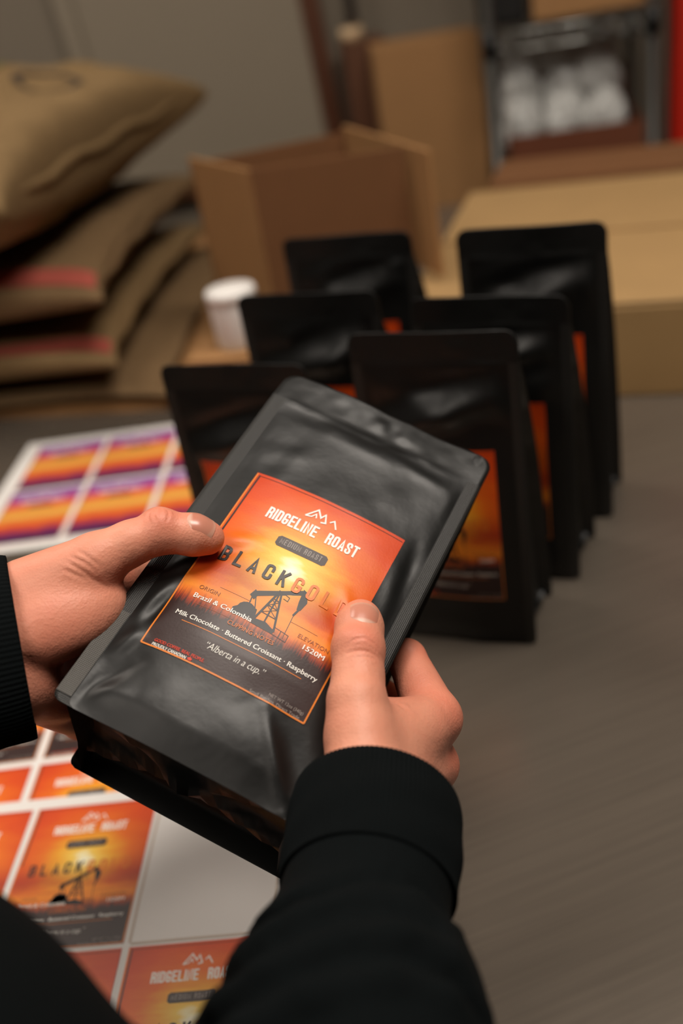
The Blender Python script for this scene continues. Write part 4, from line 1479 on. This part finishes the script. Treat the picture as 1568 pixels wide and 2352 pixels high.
def crease(V, f, curves, ax=(0, 1), up=2):
    g = grad(f, V, 0.4)
    for pts, wd, amp, lo_, hi_ in curves:
        pts = np.array(pts, float)
        P2 = V[:, list(ax)]
        best = np.full(len(V), 1e9); tt = np.zeros(len(V))
        for i in range(len(pts) - 1):
            a, b_ = pts[i], pts[i + 1]; d = b_ - a
            t = np.clip(((P2 - a) @ d) / (d @ d), 0, 1)
            r = np.linalg.norm(P2 - a - t[:, None] * d, axis=1)
            m = r < best
            best[m] = r[m]; tt[m] = (i + t[m]) / (len(pts) - 1)
        fade = np.clip(np.sin(PI * np.clip(tt, .03, .97)) * 1.6, 0, 1) * np.clip((V[:, up] - lo_) / 2, 0, 1) * np.clip((hi_ - V[:, up]) / 2, 0, 1) * np.clip(g[:, up] * 3, 0, 1)
        V -= g * (amp * (np.exp(-(best / wd) ** 2) - .45 * np.exp(-((best - 2.2 * wd) / (1.4 * wd)) ** 2)) * fade)[:, None]
    return V


RCREASE = [([(43.0, -46.9), (46.7, -43.7), (50.9, -41.6), (54.2, -40.5), (60.0, -39.8)], .6, .34, 14, 60), ([(43.5, -42.5), (44.3, -39.4), (48.5, -36.4), (53.6, -36.4), (59.1, -37.8)], .6, .34, 14, 60), ([(52.6, -38.4), (56.4, -38.2), (59.3, -38.8)], .6, .28, 14, 60), ([(48.2, -46.9), (52.0, -44.0), (57.3, -41.7)], .6, .2, 14, 60),
           ([(68.8, -50.7), (71.6, -46.9), (76.2, -42.6)], 1.2, .3, -40, 40), ([(70.7, -47.2), (74.5, -48.4), (77.7, -49.9)], 1.2, .3, -40, 40)]
LCREASE = [([(-63.9, -20.1), (-62.6, -23.5), (-59.7, -26.9)], .55, .26, 8, 60), ([(-66.3, -21.6), (-64.6, -25.7), (-61.4, -28.9)], .55, .26, 8, 60), ([(-61.7, -18.8), (-58.8, -22.2), (-57.5, -26.5)], .55, .26, 8, 60), ([(-67.8, -24.5), (-66.3, -27.7), (-63.8, -30.3)], .55, .22, 8, 60),
           ([(-88.9, -62.6), (-82.3, -62.6), (-74.2, -62.3), (-67.5, -60.0)], .8, .3, -8, 40), ([(-87.5, -59.9), (-81.0, -59.5), (-74.4, -59.5)], .8, .3, -8, 40), ([(-88.2, -66.1), (-82.1, -65.4), (-76.3, -64.1)], .8, .3, -8, 40), ([(-86.5, -56.4), (-79.3, -57.1), (-72.7, -57.1)], .8, .3, -8, 40)]
VR = crease(VR, fR, RCREASE)
VL = crease(VL, fL, LCREASE)
# one skin mesh: hands run into the forearms inside the sleeves
V = np.concatenate([to_world(VR), to_world(VL), VB]); F = np.concatenate([FR, FL + len(VR), FB + len(VR) + len(VL)])
body = np_mesh('person', V, F, M_skin)
tag(body, 'person in black sweatshirt, both hands holding the coffee bag over the table', 'person')
red = np.zeros(len(V), np.float32)
for pts, off, n in (([((46.9, -35.8, 24), 9, .5), ((41.5, -19, 12), 10, .55), (R_MCP_I, 20, .45), (R_MCP_M, 18, .5), ((70, -6, -27), 16, .5), ((80, -60, -4), 12, .35)], 0, VR),
                    ([((-61, -25, 22), 9, .55), ((-42, -17, 12), 10, .6), ((-84, -85, -8), 26, .35), ((-72, -100, -44), 24, .5), ((-84, -40, -26), 16, .6), ((-70, -45, 4), 10, .3)], len(VR), VL)):
    for p, w_, a in pts:
        red[off:off + len(n)] += a * np.exp(-((n - np.array(p)) ** 2).sum(1) / (w_ * w_))
at_ = body.data.attributes.new('redness', 'FLOAT', 'POINT')
at_.data.foreach_set('value', red)


def nail(name, f, cen, axis, dors, length, width, label):
    """nail plate laid on the finger: cen and axis in bag mm; dors = outward direction"""
    cen, axis, dors = (np.array(v, float) for v in (cen, axis, dors))
    axis /= np.linalg.norm(axis); dors -= axis * (dors @ axis); dors /= np.linalg.norm(dors)
    side = np.cross(axis, dors)
    nu, nv = 18, 20
    P, uv, lift = [], [], []
    for j in range(nv + 1):
        b = j / nv
        for i in range(nu + 1):
            a = i / nu * 2 - 1
            # rounded root, slightly rounded free edge
            rootc = 0.16 * (1 - b) ** 3 * a * a * 2.0
            wv = width * (0.90 + 0.10 * math.sin(PI * min(b * 1.2, 1) / 2))
            endc = 0.14 * b ** 4 * a * a
            bb = b + rootc - endc
            P.append(cen + axis * (bb - 0.5) * length + side * a * wv / 2 + dors * 14)
            uv.append((i / nu, b)); ed = max(abs(a) ** 4, (1 - b) ** 8)
            lift.append(0.32 - 0.55 * ed)
    P = np.array(P)
    for _ in range(60):
        d = f(P)
        P = P - dors * np.clip(d, -2, 2)[:, None] * 0.7
    g = grad(f, P, 0.3)
    P = P + g * np.array(lift)[:, None]
    F = [(j * (nu + 1) + i, j * (nu + 1) + i + 1, (j + 1) * (nu + 1) + i + 1, (j + 1) * (nu + 1) + i) for j in range(nv) for i in range(nu)]
    o = link_mesh(name, to_world(P), F, M_nail, body, uv=np.array(uv))
    return o


nail('thumb_nail', fR, (43.2, -24.6, 15), np.array((41.4, -19.8, 13)) - np.array((46.9, -35.8, 16.5)), (0.10, -0.22, 0.97), 13.4, 15.4, '')
nail('thumb_nail', fL, (-45.8, -18.0, 14.6), np.array((-42.0, -16.4, 13.4)) - np.array((-61.2, -25.8, 16)), (-0.06, 0.18, 0.97), 14.6, 14.2, '')

# hair cap
HAIR = [('e', (-.233, .030, 1.520), np.eye(3), (.081, .098, .108), .02), ('e', (-.233, -.010, 1.480), np.eye(3), (.076, .075, .090), .03)]
fh0 = field(HAIR)
fh = lambda P: np.maximum(fh0(P), (P[:, 1] - 0.085 + (1.53 - P[:, 2]) * 0.9) * 0.7)
VH, FH = iso_mesh(fh, (-.34, -.12, 1.36), (-.12, .16, 1.66), 0.006)
np_mesh('hair', VH, FH, M_hair, body)

# ------------------------------------------------------------------ sweatshirt
w = lambda *p: tuple(to_world([p])[0])
SH = [c(w(91.5, -119, 17), w(94.6, -133, 22.7), .0325, .0315, .004), c(w(94.6, -133, 22.7), w(97.5, -148, 27.4), .0310, .0320, .004), c(w(98.2, -150, 28), w(106.5, -177, 40), .0315, .0450, .006),
      c(w(106.5, -177, 40), w(112, -194, 49), .0450, .0470, .006), c(w(112, -194, 49), E_R, .0470, .0560, .008), c(E_R, S_R, .058, .066, .02),
      c(w(-132, -131, -13), w(-152, -152, -12), .043, .050, .006), c(w(-152, -152, -12), E_L, .050, .062, .02), c(E_L, S_L, .062, .070, .02),
      c((-.235, .040, .80), (-.235, .015, 1.18), .150, .155, .03), c((-.205, .130, .90), (-.205, .132, 1.10), .125, .128, .04), c(S_R, S_L, .072, .075, .06), c((-.235, .0, 1.30), (-.235, .020, 1.345), .072, .066, .03)]
# folds: soft rolls of cloth round the right sleeve and elbow


def roll(ctr, axis, rad, a0, a1, r, k=.008, n=8):
    ax = np.array(axis, float); ax /= np.linalg.norm(ax)
    up = np.array((0, 0, 1.0)); e1 = np.cross(ax, up); e1 /= np.linalg.norm(e1); e2 = np.cross(e1, ax)
    pts = [np.array(ctr) + rad * (math.cos(t) * e1 + math.sin(t) * e2) + ax * 0.010 * math.sin(2 * t) for t in np.linspace(a0, a1, n)]
    return [c(tuple(p), tuple(q), r, r, k) for p, q in zip(pts[:-1], pts[1:])]


axR = np.array(w(106, -181, 43)) - np.array(w(94.6, -134, 21))
SH += roll(w(100.5, -163, 33), axR, .0335, -0.2, 3.3, .0085, .003) + roll(w(106.5, -182, 42), axR, .0400, 0.2, 3.5, .0085, .003) + roll(w(111, -197, 52), axR, .0420, -.3, 2.9, .0085, .003)
# sunk lines beside the rolls
for ctr, rad, a0, a1, gr in ((w(99.2, -157.5, 30.5), .0395, .5, 2.7, .0042), (w(104, -173, 39), .0470, .3, 2.4, .0050), (w(109.5, -190, 48), .0490, .4, 2.9, .0045)):
    SH += [('g', s_[1], s_[2], gr, .004) for s_ in roll(ctr, axR, rad, a0, a1, gr)]
fS = field(SH)
VS, FS = iso_mesh(fS, (-.50, -.19, .62), (.08, .46, 1.44), 0.0032)
shirt = np_mesh('sweatshirt', VS, FS, M_cloth, body)


def cuff(p0, p1, r0, r1, sq, up, ribs=110, name='cuff', nose=0.0):
    """ribbed tube from the open end p0 to the sleeve end p1; sq = thickness ratio of the oval section; up = short axis"""
    p0, p1 = np.array(p0), np.array(p1)
    ax = (p1 - p0); L = np.linalg.norm(ax); ax /= L
    e2 = np.array(up, float); e2 -= ax * (e2 @ ax); e2 /= np.linalg.norm(e2)
    e1 = np.cross(ax, e2)
    nt, ns = ribs * 6, 26
    prof = [(0.012 * L, -.0032), (0.0, -.0024), (-.004 * L / L, -.0010)]
    S = [(.10, -.0030), (.03, -.0028), (.0, -.0020), (-.012, -.0008), (-.008, 0.0), (.02, .0004)] + [(t, .0004 + .0012 * math.sin(PI * t)) for t in np.linspace(.06, 1, ns)]
    V = []
    th = np.linspace(0, 2 * PI, nt, endpoint=False)
    rib = 0.00022 * np.cos(th * ribs)
    for t, dr in S:
        r = r0 + (r1 - r0) * max(t, 0)
        q = p0 + ax * L * t
        rr = r + dr + rib * (1 if t > -.01 else .5) + 0.0006 * math.sin(t * 9) * np.sin(th * 3 + t * 4)
        V.append(q + (np.cos(th) * rr)[:, None] * e1 + (np.sin(th) * rr * sq)[:, None] * e2 - ax * (nose * np.cos(th * 2))[:, None] * 0.5)
    V = np.concatenate(V)
    F = []
    a = np.arange(nt); b = (a + 1) % nt
    for i in range(len(S) - 1):
        F.append(np.stack([i * nt + a, i * nt + b, (i + 1) * nt + b, (i + 1) * nt + a], 1))
    return np_mesh(name, V, np.concatenate(F), M_rib, shirt)


cuff(w(83.6, -92.5, 5.5), w(94.6, -131, 22), .0348, .0340, 0.96, BM4[:, :3] @ np.array((0.2, .2, 1.0)))
cuff(w(-94.0, -95.0, -15), w(-134.5, -134.0, -13), .0425, .0435, 0.74, BM4[:, :3] @ np.array((0.3, -.3, 1.0)))
